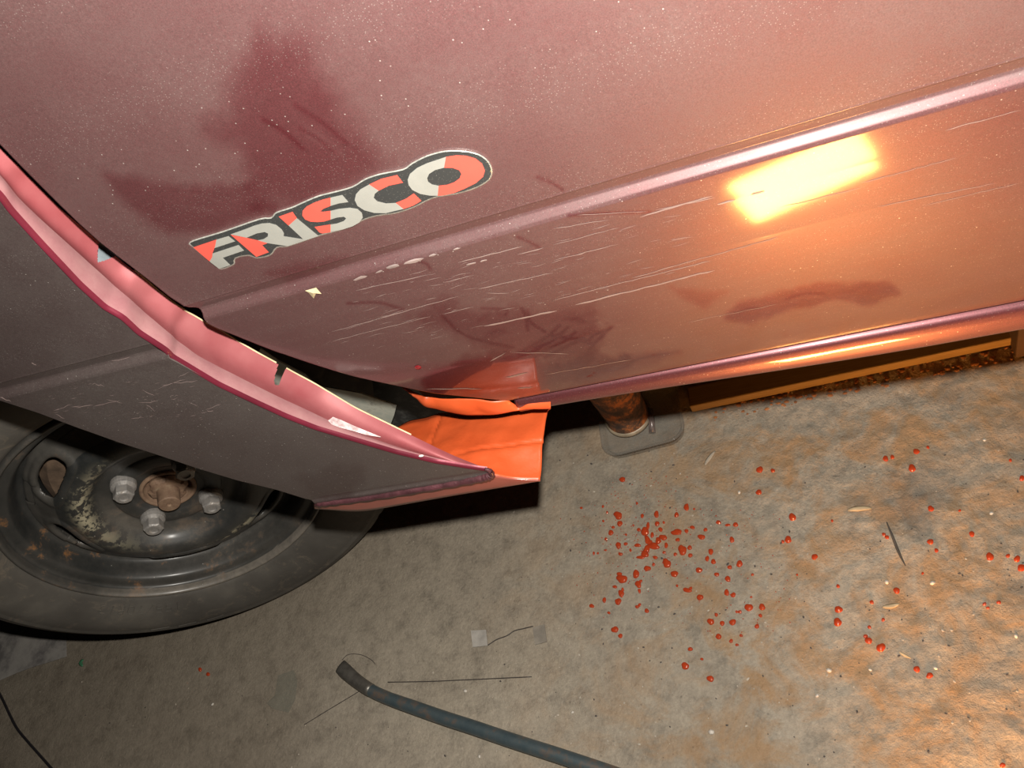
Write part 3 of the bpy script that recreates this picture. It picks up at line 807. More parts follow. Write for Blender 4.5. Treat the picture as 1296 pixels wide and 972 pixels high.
# ---- wheel --------------------------------------------------------------------
YAW = 0.4250377680369812; WC = np.array([0, 0, .27])
wheel_mat = Matrix.Translation(Vector(WC)) @ Matrix.Rotation(YAW, 4, 'Z')
t = NT('wheel_black_paint')
n1 = t.noise(13, 8, .72); n2 = t.noise(70, 6, .75)
_c = t.ramp(n1, [(.35, (.018, .020, .020)), (.58, (.042, .041, .038)), (.74, (.115, .105, .090))])
rs = t.ramp(t.noise(26, 6, .72), [(.56, 0.0), (.66, 1.0)])
_c = t.mix(t.math('MULTIPLY', rs, t.attr('rust')), _c, (.25, .115, .04))
cr = t.ramp(n2, [(.49, 0.0), (.53, 1.0)])
_c = t.mix(t.math('MULTIPLY', cr, t.attr('chip')), _c, (.40, .36, .25))
_c = t.mix(t.math('MULTIPLY', t.attr('dirt'), t.ramp(n2, [(.35, .55), (.6, 1.0)])), _c, (.21, .185, .155))
v = t.voro(150); ws = t.math('MULTIPLY', t.ramp(v.outputs['Distance'], [(.06, 1.0), (.11, 0.0)]), t.ramp(v.outputs['Color'], [(.80, 0.0), (.82, 1.0)]))
_c = t.mix(t.math('MULTIPLY', ws, .8), _c, (.42, .40, .36))
t.bump(n2, .3, .0006)
M_RIM = t.set(Base_Color=_c, Roughness=t.ramp(n1, [(.3, .32), (.7, .6)]), Coat_Weight=.25, Coat_Roughness=.2)
# rim barrel
prof = [(.1795, .010), (.1800, .002), (.1785, -.003), (.1755, -.0035), (.1735, .000), (.1725, .006), (.1700, .009), (.1640, .0105), (.1600, .013), (.1575, .019),
        (.1560, .026), (.1540, .034), (.1500, .038), (.1465, .0405), (.1450, .048), (.1450, .10), (.165, .125), (.172, .137), (.178, .139)]
pc = catmull(prof, 4)
V, F = lathe([tuple(p) for p in pc], 180)
wheel = mesh_obj('wheel', V, F, M_RIM, None, True); wheel.parent = car; wheel.matrix_local = wheel_mat
wheel['label'] = 'black steel front wheel, rusty and chipped, steered outwards'
V = np.array(V); ang = np.arctan2(V[:, 2], V[:, 0]); rr = np.hypot(V[:, 0], V[:, 2])
add_attr(wheel, 'rust', np.where((rr < .170), 1, .6) * (.15 + .95 * smooth01(np.cos(ang - 3.35), .1, .9)))
add_attr(wheel, 'chip', np.zeros(len(V)))
add_attr(wheel, 'dirt', np.where(rr > .1725, .15 + .75 * smooth01(np.cos(ang - 4.53), .3, .95), .14 * smooth01(np.cos(ang - 4.53), .3, 1)))
# disc: polar grid with oval vent slots cut out
dp = catmull([(.1452, .046), (.1450, .0385), (.1415, .0350), (.1330, .0300), (.1200, .0200), (.1100, .0130), (.1030, .0095), (.0960, .0085), (.0900, .0100), (.0850, .0145), (.0800, .0205), (.0740, .0245), (.0660, .0262),
              (.0600, .0270), (.0560, .0250), (.0500, .0240), (.0440, .0246), (.0400, .0262), (.0350, .0270), (.0310, .0275), (.0295, .0300)], 14)
SEG = 800
th = np.linspace(0, 2 * np.pi, SEG + 1)
Rr = dp[:, 0][:, None] + 0 * th; Yy = dp[:, 1][:, None] + 0 * th
slot_ang = [math.radians(a) for a in (121, 172, 239, 299, 359, 59)]
def slotd(r, a, a0):
    da = (a - a0 + np.pi) % (2 * np.pi) - np.pi
    return np.sqrt((np.abs(da * r) / .0310) ** 2.6 + (np.abs(r - .1235) / .0128) ** 2.6)
sd = np.min([slotd(Rr, -th[None, :], a0) for a0 in slot_ang], axis=0)
Yy -= .0030 * np.exp(-((sd - 1.25) / .22) ** 2)
Yy += .0018 * np.exp(-(np.abs(sd - .95) / .10) ** 2)
Rr = Rr * (1 - .010 * (Rr > .136) * (np.cos(th * 8 + .4)[None, :] > .55))
P = np.stack([Rr * np.cos(th), Yy, Rr * np.sin(th) * -1], -1)
mask = (.25 * (sd[:-1, :-1] + sd[1:, 1:] + sd[:-1, 1:] + sd[1:, :-1])) > 1.0
disc = grid_obj('wheel_disc', P, M_RIM, wheel, mask=mask)
rr = Rr; an = -th[None, :] + 0 * rr
da = lambda c, wdt: np.exp(-(((an - c + np.pi) % (2 * np.pi) - np.pi) / wdt) ** 2)
add_attr(disc, 'rust', .15 * np.ones(rr.shape))
add_attr(disc, 'chip', np.clip(np.exp(-((rr - .0915) / .0075) ** 2) * da(math.radians(146), .75) + 1.6 * np.exp(-((rr - .106) / .004) ** 2) * da(math.radians(276), .24), 0, 1))
add_attr(disc, 'dirt', np.clip(.50 * np.exp(-((rr - .070) / .012) ** 2) * da(math.radians(190), .7) + .22 * (rr > .115), 0, .8))
solidify(disc, .003, -1)
# brake and hub parts seen through the slots
V, F = lathe([(.0, .060), (.10, .060), (.125, .062), (.135, .072), (.135, .10), (.0, .10)], 64)
mesh_obj('brake_drum', V, F, mat_simple('drum_rust', (.13, .085, .055), .8, 0, .4, 60, .5, .001), wheel, False)
# tyre
tp = [(.1700, .020), (.1765, .010), (.1795, .003), (.1830, -.0015), (.1880, -.0045), (.2000, -.0090), (.2150, -.0120), (.2320, -.0125), (.2480, -.0090), (.2580, -.0045),
      (.2655, .0000), (.2715, .0060), (.2765, .0140), (.2800, .0230), (.2815, .0330), (.2825, .05)]
tc = catmull(tp, 4); tc2 = [(r, .142 - y) for r, y in tc[::-1]]
V, F = lathe([tuple(p) for p in tc] + tc2, 240)
V = np.array(V)
nt_ = len(tc) + len(tc2)
ang = np.arctan2(V[:, 2], V[:, 0]); rr = np.hypot(V[:, 0], V[:, 2])
# shoulder lugs and tread grooves
lug = (np.sin(ang * 56) > .72) & (rr > .2655)
V[:, 0] -= np.where(lug, np.cos(ang) * .0028, 0); V[:, 2] -= np.where(lug, np.sin(ang) * .0028, 0)
for g in (.05, .071, .092):
    k = (np.abs(V[:, 1] - g) < .004) & (rr > .275); V[k, 0] *= .982; V[k, 2] *= .982
ring = (rr > .2475) & (rr < .2530); V[ring, 1] -= .0012 * (V[ring, 1] < .05)
V[:, 2] = np.maximum(V[:, 2], -.2685)                 # flattened where it stands
t = NT('tyre_rubber')
n1 = t.noise(11, 5, .6); n2 = t.noise(120, 4)
_c = t.ramp(n1, [(.30, (.055, .049, .042)), (.55, (.085, .077, .066)), (.75, (.135, .122, .102))])
_c = t.mix(t.ramp(t.noise(32, 6, .75, dist=1.2), [(.54, 0.0), (.74, .65)]), _c, (.20, .16, .115))
t.bump(n2, .25, .0006)
M_TYRE = t.set(Base_Color=_c, Roughness=.78)
tyre = mesh_obj('tyre', V, F, M_TYRE, wheel, True)
# moulded lettering on the sidewall, upside down as seen from here
STEXT = '155/70R13'
font_r = .197
tb = bmesh.new()
GL = {'1': [[(.5, 0), (.5, 1)]], '5': [[(.9, 1), (.1, 1), (.1, .55), (.8, .55), (.9, .4), (.9, .12), (.75, 0), (.1, 0)]], '/': [[(.1, 0), (.9, 1)]],
      '7': [[(.1, 1), (.9, 1), (.4, 0)]], '0': [[(.25, 0), (.75, 0), (.9, .2), (.9, .8), (.75, 1), (.25, 1), (.1, .8), (.1, .2), (.25, 0)]],
      'R': [[(.1, 0), (.1, 1), (.75, 1), (.9, .85), (.9, .6), (.75, .5), (.1, .5)], [(.5, .5), (.9, 0)]],
      '3': [[(.1, 1), (.75, 1), (.9, .85), (.9, .6), (.7, .5), (.9, .4), (.9, .15), (.75, 0), (.1, 0)]]}
a_start = math.radians(233)
for k, chh in enumerate(STEXT):
    for line in GL[chh]:
        pts = []
        for u, v in line:
            r = font_r - .004 + v * -.010 + .010; r = .1925 + .011 * v
            a = a_start - (k + u * .72) * .0105 / .197 * 1.05
            ysurf = float(np.interp(r, tc[:, 0][:45], tc[:, 1][:45]))
            pts.append((r * math.cos(a), ysurf - .0003, r * math.sin(a)))
        b2 = sweep(pts, .0008, 5); me_ = bpy.data.meshes.new('tmp'); b2.to_mesh(me_); b2.free(); tb.from_mesh(me_); bpy.data.meshes.remove(me_)
tx = bm_obj('sidewall_lettering', tb, M_TYRE, tyre); tx['label'] = 'raised size lettering 155/70R13'
# rectangular mould marks near the shoulder
tb = bmesh.new()
for a0 in (223, 231, 239.5):
    a0 = math.radians(a0); w_ = math.radians(6.6)
    ln = [(a0, .250), (a0 + w_ * .1, .243), (a0 + w_ * .9, .240), (a0 + w_, .246), (a0 + w_ * .85, .250)]
    pts = [(r * math.cos(a), float(np.interp(r, tc[:, 0][:50], tc[:, 1][:50])) - .0004, r * math.sin(a)) for a, r in ln]
    b2 = sweep(pts, .0006, 5); me_ = bpy.data.meshes.new('tmp'); b2.to_mesh(me_); b2.free(); tb.from_mesh(me_); bpy.data.meshes.remove(me_)
bm_obj('mould_mark', tb, M_TYRE, tyre)
# wheel bolts: round collar and hex end
M_BOLT = NT('bolt_zinc'); 
_c = M_BOLT.ramp(M_BOLT.noise(120, 5, .7), [(.3, (.20, .19, .18)), (.6, (.33, .31, .29)), (.8, (.34, .27, .20))])
M_BOLT.bump(M_BOLT.noise(400), .4, .0004); M_BOLT = M_BOLT.set(Base_Color=_c, Roughness=.5, Metallic=.25)
def bolt_mesh():
    bm = bmesh.new()
    secs = [(.0138, .0, 24), (.0142, -.006, 24), (.0135, -.010, 24), (.0106, -.0125, 24), (.0098, -.013, 6), (.0098, -.0225, 6), (.0088, -.0245, 24), (.0055, -.0245, 24), (.0048, -.0228, 24), (.0001, -.0228, 24)]
    rings = []
    for r, y, kind in secs:
        ring = []
        for k in range(24):
            a = 2 * math.pi * k / 24
            q = r
            if kind == 6:
                aa = (a % (math.pi / 3)) - math.pi / 6; q = r / math.cos(aa) * 1.0
            ring.append(bm.verts.new((q * math.cos(a), y, q * math.sin(a))))
        rings.append(ring)
    for A_, B_ in zip(rings[:-1], rings[1:]):
        for k in range(24): bm.faces.new([A_[k], A_[(k + 1) % 24], B_[(k + 1) % 24], B_[k]])
    return bm
b0 = bm_obj('wheel_bolt', bolt_mesh(), M_BOLT, wheel)
PH = -1.06
for k in range(4):
    o = b0 if k == 0 else b0.copy()
    if k: COL.objects.link(o)
    a = PH + math.pi / 2 * k
    o.location = (.05 * math.cos(a), .0255, .05 * math.sin(a)); o.rotation_euler = (0, k * 1.3, 0)
# hub: rusty ring, castle nut and spindle end
M_HUBR = NT('hub_rust'); _c = M_HUBR.ramp(M_HUBR.noise(90, 5, .7), [(.3, (.15, .085, .055)), (.6, (.24, .155, .10)), (.8, (.34, .27, .18))])
M_HUBR.bump(M_HUBR.noise(200, 4), .5, .001); M_HUBR = M_HUBR.set(Base_Color=_c, Roughness=.7)
V, F = lathe([(.0315, .032), (.0312, .022), (.0285, .0205), (.0265, .0225), (.0258, .034), (.019, .036), (.001, .036)], 48)
mesh_obj('hub', V, F, M_HUBR, wheel, True)
bm = bmesh.new(); rings = []
for r, y in [(.0225, .036), (.0225, .024), (.0195, .020), (.0128, .019), (.0122, .001), (.0112, -.0005), (.0032, -.0005), (.0024, .0015), (.0001, .0015)]:
    ring = []
    for k in range(48):
        a = 2 * math.pi * k / 48; q = r
        if r > .016: q = r * (1 if (k // 4) % 2 else .86)
        ring.append(bm.verts.new((q * math.cos(a), y, q * math.sin(a))))
    rings.append(ring)
for A_, B_ in zip(rings[:-1], rings[1:]):
    for k in range(48): bm.faces.new([A_[k], A_[(k + 1) % 48], B_[(k + 1) % 48], B_[k]])
hn = bm_obj('hub_nut', bm, M_HUBR, wheel); hn['label'] = 'rusty spindle end and nut in the hub'
V, F = lathe([(.0105, 0), (.0085, -.0008), (.0055, .0004), (.0030, .0016), (.0001, .0016)], 20)
rv = mesh_obj('rivet', V, F, mat_simple('rivet_tan', (.22, .16, .12), .7), wheel, True); rv.location = (.0600 * math.cos(math.radians(281)), .0258, .0600 * math.sin(math.radians(281))); rv.scale = (.7, .7, .7)

# ================================================================== THINGS ON THE FLOOR
# jack post carrying the car
t = NT('rusty_post'); n1 = t.noise(38, 6, .75)
_c = t.ramp(n1, [(.42, (.035, .022, .016)), (.52, (.11, .05, .025)), (.62, (.40, .13, .03))])
t.bump(n1, .6, .002); M_POST = t.set(Base_Color=_c, Roughness=.75)
bp = at_z(798, 541, .0)
bp = np.array([bp[0], bp[1] + .012, 0])
jack = thing('jack_post', 'rusty tapered steel jack post standing under the sill in a clear tray', 'jack', (bp[0], bp[1], 0))
V, F = lathe([(.0, .0032), (.024, .0032), (.0285, .006), (.0295, .012), (.0285, .018), (.0275, .020), (.031, .08), (.040, .20), (.044, .30), (.044, .381), (.0, .381)], 48)
V = [(x, z, y) for x, y, z in V]
jb = mesh_obj('post', V, [f[::-1] for f in F], M_POST, jack, True)
V, F = lathe([(.029, .0075), (.0315, .009), (.0315, .013), (.029, .0145)], 48)
V = [(x, z, y) for x, y, z in V]
mesh_obj('collar', V, [f[::-1] for f in F], mat_simple('collar_tan', (.33, .27, .19), .45, .2, .3, 90), jack, True)['label'] = 'pale ring around the foot of the post'

# shallow clear plastic tray
def rrect(cx, cy, hx, hy, r, n=8):
    out = []
    for sx_, sy_, a0 in ((1, 1, 0), (-1, 1, 90), (-1, -1, 180), (1, -1, 270)):
        for k in range(n + 1):
            a = math.radians(a0 + 90 * k / n); out.append((cx + sx_ * (hx - r) + r * math.cos(a), cy + sy_ * (hy - r) + r * math.sin(a)))
    return out
t = NT('clear_plastic'); t.bump(t.noise(60, 3), .25, .0008)
M_CLEAR = t.set(Base_Color=(.30, .29, .26), Roughness=.10, IOR=1.5); t.b.inputs['Alpha'].default_value = .22
c0 = at_z(786, 578, 0); c1 = at_z(862, 558, 0); ux = (c1 - c0)[:2]; Lx = np.linalg.norm(ux) + .012; ux /= np.linalg.norm(ux); uy = np.array([-ux[1], ux[0]])
mid = (c0 + c1)[:2] / 2 + uy * .040 - ux * .004
tray = thing('clear_tray', 'small clear plastic tray with rounded corners under the foot of the rusty post', 'tray', (mid[0], mid[1], .0))
tray.rotation_euler = (0, 0, math.atan2(ux[1], ux[0]))
TZ = .0006
hx, hy = Lx / 2 + .006, .045
bm = bmesh.new(); L_ = []
for hx_, hy_, r_, z_ in [(hx - .004, hy - .004, .018, 0), (hx, hy, .021, .004), (hx + .001, hy + .001, .021, .016), (hx + .003, hy + .003, .023, .0165), (hx + .003, hy + .003, .023, .0175), (hx - .001, hy - .001, .020, .0175), (hx - .0025, hy - .0025, .019, .005), (hx - .006, hy - .006, .016, .0022)]:
    L_.append([bm.verts.new((x, y, z_ + TZ)) for x, y in rrect(0, 0, hx_, hy_, r_)])
for A_, B_ in zip(L_[:-1], L_[1:]):
    for k in range(len(A_)): bm.faces.new([A_[k], A_[(k + 1) % len(A_)], B_[(k + 1) % len(A_)], B_[k]])
bm.faces.new(L_[0][::-1]); bm.faces.new(L_[-1])
bm_obj('tray_body', bm, M_CLEAR, tray, True)
tb_ = bm_obj('tab', sweep([(.012, .010, .012), (.014, -.006, .012), (.011, -.022, .008)], [.006, .004, .0045], 10), mat_simple('tab_grey', (.15, .12, .11), .25, .2, .4, 200, coat=.8), tray, True)
tb_['label'] = 'dark shiny tab inside the tray'
# the foot of the post must not pass through the tray: slide the tray just in front of it
tray.location.x += 0; 

# batten under the car
a = at_z(876, 522, .0); b = at_z(1281, 437, .0)
d = (b - a); Lb = float(np.linalg.norm(d)); ang_b = math.atan2(d[1], d[0])
t = NT('batten_wood'); mp = t.node('ShaderNodeMapping'); mp.inputs['Scale'].default_value = (3, 60, 60); t.link(t.coord(), mp.inputs[0])
_c = t.ramp(t.noise(6, 5, .6, vec=mp.outputs[0]), [(.3, (.22, .13, .045)), (.7, (.34, .21, .075))]); M_WOOD = t.set(Base_Color=_c, Roughness=.7)
batten = bm_obj('wooden_batten', box_bm(0, Lb, 0, .03, 0, .014), M_WOOD); batten.location = (a[0], a[1], .0); batten.rotation_euler = (0, 0, ang_b)
bevel(batten, .0015); tag(batten, 'long yellowish wooden batten lying on the floor in the dark under the car', 'batten')
# brown block at the right end
c = at_z(1284, 466, 0)
blk = bm_obj('wooden_block', box_bm(0, .16, 0, .12, 0, .075), mat_simple('block_brown', (.075, .040, .022), .8, 0, .3, 30)); blk.location = (c[0] + .004, c[1] + .012, 0)
blk.rotation_euler = (0, 0, .03); bevel(blk, .002); tag(blk, 'dark brown wooden block on the floor beyond the right end of the batten', 'block')
# orange crumbs under the car: lamp-lit high spots of the floor put in as colour
M_CRUMB = mat_simple('lit_spot_orange', (.30, .12, .04), .8, 0, .4, 40)
bm = bmesh.new()
for _ in range(150):
    px = random.uniform(900, 1285); py = 536 - .21 * (px - 900) - random.uniform(2, 24)
    q = at_z(px, py, 0); s = random.uniform(.0008, .0026)
    r = bmesh.ops.create_icosphere(bm, subdivisions=1, radius=s)
    for v in r['verts']: v.co = Vector((v.co.x * random.uniform(.8, 1.8) + q[0], v.co.y * random.uniform(.7, 1.3) + q[1], v.co.z * .5 + floor_z(q[0], q[1]) + s * .2))
tag(bm_obj('lit_spot_crumbs', bm, M_CRUMB), 'orange crumbs along the batten, standing for lamp-lit high spots of the floor', 'rust crumbs', kind='stuff')

# pry bar
bar_px = [(431, 843), (438, 850), (452, 862), (470, 874), (492, 884), (520, 894), (560, 908), (600, 921), (650, 938), (700, 954), (745, 969), (800, 988), (860, 1010)]
pts = []; rad = []; sq = []
for i, (x, y) in enumerate(bar_px):
    z = .0085 + .002; p = at_z(x, y, z); pts.append(p)
    rad.append([.0050, .0062, .0068, .0072, .0076][i] if i < 5 else .0080); sq.append([.6, .7, .85, .95][i] if i < 4 else 1.0)
cp = catmull(pts, 5); cr = np.interp(np.linspace(0, 1, len(cp)), np.linspace(0, 1, len(rad)), rad); cs = np.interp(np.linspace(0, 1, len(cp)), np.linspace(0, 1, len(sq)), sq)
t = NT('blue_worn_steel'); n1 = t.noise(30, 6, .7); n2 = t.noise(12, 4)
_c = t.ramp(n1, [(.30, (.060, .092, .108)), (.50, (.095, .125, .135)), (.60, (.18, .135, .105))])
M_BAR = t.set(Base_Color=_c, Roughness=.42, Metallic=.4, Coat_Weight=.1)
bar = bm_obj('bar', sweep(cp, cr, 20, squash=cs), M_BAR, None, True)
bar_t = thing('pry_bar', 'blue-grey worn steel pry bar with bent tip lying at the bottom', 'pry bar', tuple(pts[4]))
bar.parent = bar_t; bar.matrix_parent_inverse = Matrix.Translation(-Vector(pts[4]))
V = []
tip = bm_obj('bare_tip', sweep(cp[:16] + np.array([0, 0, .0004]), cr[:16] * 1.035, 20, squash=cs[:16]), mat_simple('tip_steel', (.13, .12, .105), .4, .5, .3, 90), None, True)
tip.parent = bar_t; tip.matrix_parent_inverse = Matrix.Translation(-Vector(pts[4])); tip['label'] = 'bare worn grey tip'

# wires and cable
def wire(name, px, r, mat, label, cat, z=None):
    P3 = catmull([at_z(x, y, 0) for x, y in px], 8)
    P3[:, 2] = [floor_z(p[0], p[1]) + r * .8 for p in P3]
    return tag(bm_obj(name, sweep(P3, r, 8), mat, None, True), label, cat)
M_WIRE = mat_simple('wire_steel', (.07, .06, .055), .5, .4)
wire('wire', [(490, 863), (540, 862), (600, 859.5), (672, 856)], .0006, M_WIRE, 'thin straight steel wire above the pry bar', 'wire')
wire('wire', [(384, 917), (410, 901), (440, 883), (458, 872)], .0005, M_WIRE, 'thin dark wire below the tip of the pry bar', 'wire')
wire('wire', [(432, 835), (440, 828), (455, 828), (468, 834), (474, 840)], .0004, M_WIRE, 'hair-thin curled wire above the tip of the pry bar', 'wire')
wire('cable', [(-30, 830), (-4, 872), (10, 900), (20, 920), (34, 938), (50, 956), (75, 985)], .0019, mat_simple('cable_black', (.02, .018, .02), .35), 'black cable crossing the bottom left corner', 'cable')

def flat_scrap(name, px, mat, label, cat, h=.0006, wav=.0, lift=.0):
    """thin sheet lying on the floor, triangulated with a little curl"""
    c = np.mean([at_z(x, y, 0)[:2] for x, y in px], axis=0)
    pts = [at_z(x, y, 0)[:2] for x, y in px]; n = len(pts)
    zz = [floor_z(*p) + h + .0012 + random.uniform(0, wav) for p in pts]
    V = [(p[0], p[1], z + lift) for p, z in zip(pts, zz)] + [(c[0], c[1], float(np.mean(zz)) + wav * .6 + lift)] + [(p[0], p[1], z - h + lift) for p, z in zip(pts, zz)]
    F = [(k, (k + 1) % n, n) for k in range(n)] + [(k, n + 1 + k, n + 1 + (k + 1) % n, (k + 1) % n) for k in range(n)]
    return tag(mesh_obj(name, V, F, mat), label, cat)
t = NT('newsprint'); mp = t.node('ShaderNodeMapping'); mp.inputs['Scale'].default_value = (1, 1, 1); mp.inputs['Rotation'].default_value = (0, 0, .35); t.link(t.coord(), mp.inputs[0])
n1 = t.noise(22, 5, .65, vec=mp.outputs[0]); _c = t.ramp(n1, [(.36, (.13, .12, .115)), (.52, (.27, .25, .23)), (.7, (.33, .31, .28))]); M_NEWS = t.set(Base_Color=_c, Roughness=.85)
flat_scrap('newspaper', [(-60, 770), (40, 780), (83, 790), (84, 831), (62, 838), (40, 845), (20, 852), (0, 861), (-60, 880)], M_NEWS, 'grey sheet of newspaper on the floor by the tyre', 'newspaper', .0008, .001)
flat_scrap('cardboard_chip', [(596, 798), (615, 797), (617, 817), (598, 819)], mat_simple('chip_white', (.36, .335, .30), .8), 'small square pale chip on the floor above the wire', 'chip', .0012)
flat_scrap('cardboard_chip', [(674, 794), (689, 790), (692, 812), (677, 816)], mat_simple('chip_grey', (.25, .22, .18), .8), 'square floor-coloured chip, right of the pale one', 'chip', .0010)
wire('floor_crack', [(617, 816), (628, 809), (641, 804), (650, 798), (662, 795), (674, 792)], .0007, M_WIRE, 'thin dark floor crack between the two square chips', 'crack')  # crack in the floor, added as a thin dark strand
t = NT('film'); M_FILM = t.set(Base_Color=(.27, .27, .22), Roughness=.3); t.b.inputs['Alpha'].default_value = .35
flat_scrap('plastic_film', [(348, 880), (352, 855), (372, 848), (377, 862), (374, 885), (365, 902), (345, 897), (338, 890)], M_FILM, 'faint greenish scrap of plastic film left of the pry bar', 'film', .0004, .002)
M_STRAW = mat_simple('straw', (.46, .36, .22), .7); M_GREEN = mat_simple('green_bit', (.05, .18, .09), .6)
def shard(px, mat, name, label, cat, w=2.2):
    p3 = [at_z(x, y, 0) for x, y in px]; P3 = catmull(p3, 4); P3[:, 2] = [floor_z(p[0], p[1]) + .0015 for p in P3]
    n = len(P3); r = [w * .0005 * (.35 + math.sin(math.pi * (i + .5) / n)) for i in range(n)]
    return tag(bm_obj(name, sweep(P3, r, 6, squash=[.5] * n), mat, None, True), label, cat)
shard([(1073, 645), (1088, 643), (1103, 643)], M_STRAW, 'wood_sliver', 'pale wood sliver among the upper right drops', 'splinter', 2.4)
shard([(1117, 768), (1128, 767), (1138, 764)], M_STRAW, 'wood_sliver', 'short pale wood sliver at the middle right', 'splinter', 1.9)
shard([(1138, 825), (1145, 829), (1153, 833)], M_STRAW, 'wood_sliver', 'thin pale sliver right of the twin drops at lower right', 'splinter', 1.0)
shard([(104, 843), (101, 838), (105, 835)], M_GREEN, 'green_shred', 'tiny green shred right of the newspaper', 'shred', 2.5)
shard([(1122, 660), (1130, 680), (1138, 700), (1146, 716)], mat_simple('dark_twig', (.07, .06, .05), .8), 'twig', 'dark thin twig on the rough floor at right', 'twig', 1.1)
shard([(905, 570), (897, 580), (892, 588)], mat_simple('dusty_thread', (.36, .31, .24), .8), 'fibre', 'pale fibre right of the clear tray', 'fibre', 2)

# grit scattered over the floor
def pebble(bm, q, s, e=1.0):
    r = bmesh.ops.create_icosphere(bm, subdivisions=1, radius=s); a = random.uniform(0, 3.14); ca, sa = math.cos(a), math.sin(a)
    for v in r['verts']:
        x = v.co.x * e * random.uniform(.85, 1.15); y = v.co.y * random.uniform(.85, 1.15)
        v.co = Vector((q[0] + ca * x - sa * y, q[1] + sa * x + ca * y, floor_z(q[0], q[1]) + v.co.z * .6 + s * .25))
bm = bmesh.new()
for mi_, cnt, smin, smax in ((0, 210, .0004, .0013), (1, 220, .0005, .0013)):
    for _ in range(cnt):
        px = random.choice([random.uniform(0, 1296), random.uniform(700, 1296)]); py = random.uniform(560, 972)
        q = at_z(px, py, 0)
        if math.hypot(q[0], q[1]) < .30 and q[1] > -.13: continue
        nf = len(bm.faces); pebble(bm, q, random.uniform(smin, smax) * random.uniform(.7, 1.1), random.uniform(1, 1.8))
        bm.faces.ensure_lookup_table()
        for f in bm.faces[nf:]: f.material_index = mi_
gr = tag(bm_obj('floor_grit', bm, mat_simple('pale_grit', (.42, .37, .30), .7)), 'pale and dark grit scattered over the whole floor', 'grit', kind='stuff')
gr.data.materials.append(mat_simple('dark_grit', (.06, .05, .045), .7))
wc = [(1049, 848, 3.5), (868, 891, 0), (396, 893, 0), (588, 874, 3.0), (606, 957, 2.6), (724, 901, 2.4), (1122, 736, 3.2), (1255, 648, 3.0), (1286, 804, 2.6), (935, 622, 2.8), (1180, 737, 3.4),
      (1235, 750, 0), (900, 926, 4.0), (1034, 880, 2.6), (780, 650, 0), (268, 891, 3.0), (1101, 847, 2.4), (1184, 845, 2.6), (1246, 556, 2.4)]
wg = 'white crumbs on the floor'
for x, y, r in wc:
    if not r: continue
    q = at_z(x, y, 0); bm = bmesh.new(); pebble(bm, q, r * .00068, 1.35)
    org = Vector((q[0], q[1], floor_z(q[0], q[1])))
    for v in bm.verts: v.co -= org
    crumb = tag(bm_obj('floor_crumb', bm, mat_simple('crumb_white', (.62, .57, .50), .6) if 'M_CW' not in globals() else M_CW, None, True), 'small whitish crumb lying on the bare floor', 'crumb', group=wg)
    crumb.location = org
    M_CW = bpy.data.materials.get('crumb_white')

# ---- wet drops of orange-red primer -----------------------------------------
t = NT('wet_primer'); M_WET = t.set(Base_Color=t.ramp(t.noise(200), [(.3, (.36, .040, .012)), (.7, (.46, .058, .016))]), Roughness=.10, Coat_Weight=1.0, Coat_Roughness=.03, Specular_IOR_Level=.6)
def drop(px, py, rx, ry, label, group, name='paint_drop', irr=.085, tilt=0.):
    """flat-domed drop; rx, ry are half widths across and down the view"""
    q = at_z(px, py, 0); ex = at_z(px + 1, py, 0) - q; ey = at_z(px, py + 1, 0) - q
    n = 18; V = []; F = []
    ph = [random.uniform(0, 6.28) for _ in range(3)]
    hgt = min(.0020, .38 * min(rx, ry) * np.linalg.norm(ex)) + .0004
    fz = floor_z(q[0], q[1])
    for j, (w, h) in enumerate(((1.0, -.25), (1.0, .2), (.86, .62), (.55, .92))):
        for k in range(n):
            a = 2 * math.pi * k / n
            r = w * (1 + irr * math.sin(2 * a + ph[0]) + irr * .7 * math.sin(3 * a + ph[1]) + irr * .4 * math.sin(5 * a + ph[2]))
            u = rx * r * math.cos(a); v = ry * r * math.sin(a)
            u, v = u * math.cos(tilt) - v * math.sin(tilt), u * math.sin(tilt) + v * math.cos(tilt)
            p = ex * u + ey * v
            V.append((p[0], p[1], hgt * h + .0006))
    V.append((0, 0, hgt + .0006))
    for j in range(3):
        for k in range(n): F.append((j * n + k, j * n + (k + 1) % n, (j + 1) * n + (k + 1) % n, (j + 1) * n + k))
    for k in range(n): F.append((3 * n + k, 3 * n + (k + 1) % n, 4 * n))
    o = mesh_obj(name, V, F, M_WET, None, True); o.location = (q[0], q[1], fz)
    return tag(o, label, 'paint drop', group)
G1, G2, G3 = 'primer drops in the dense splash', 'primer drops thinning out below the dense splash', 'single primer drops over the rough floor at right'
L1, L2, L3 = 'wet orange-red primer drop in the dense splash beyond the orange plate', 'wet orange-red primer drop in the thinner spatter below the dense splash', 'lone shiny orange-red primer drop on the rough floor at right'
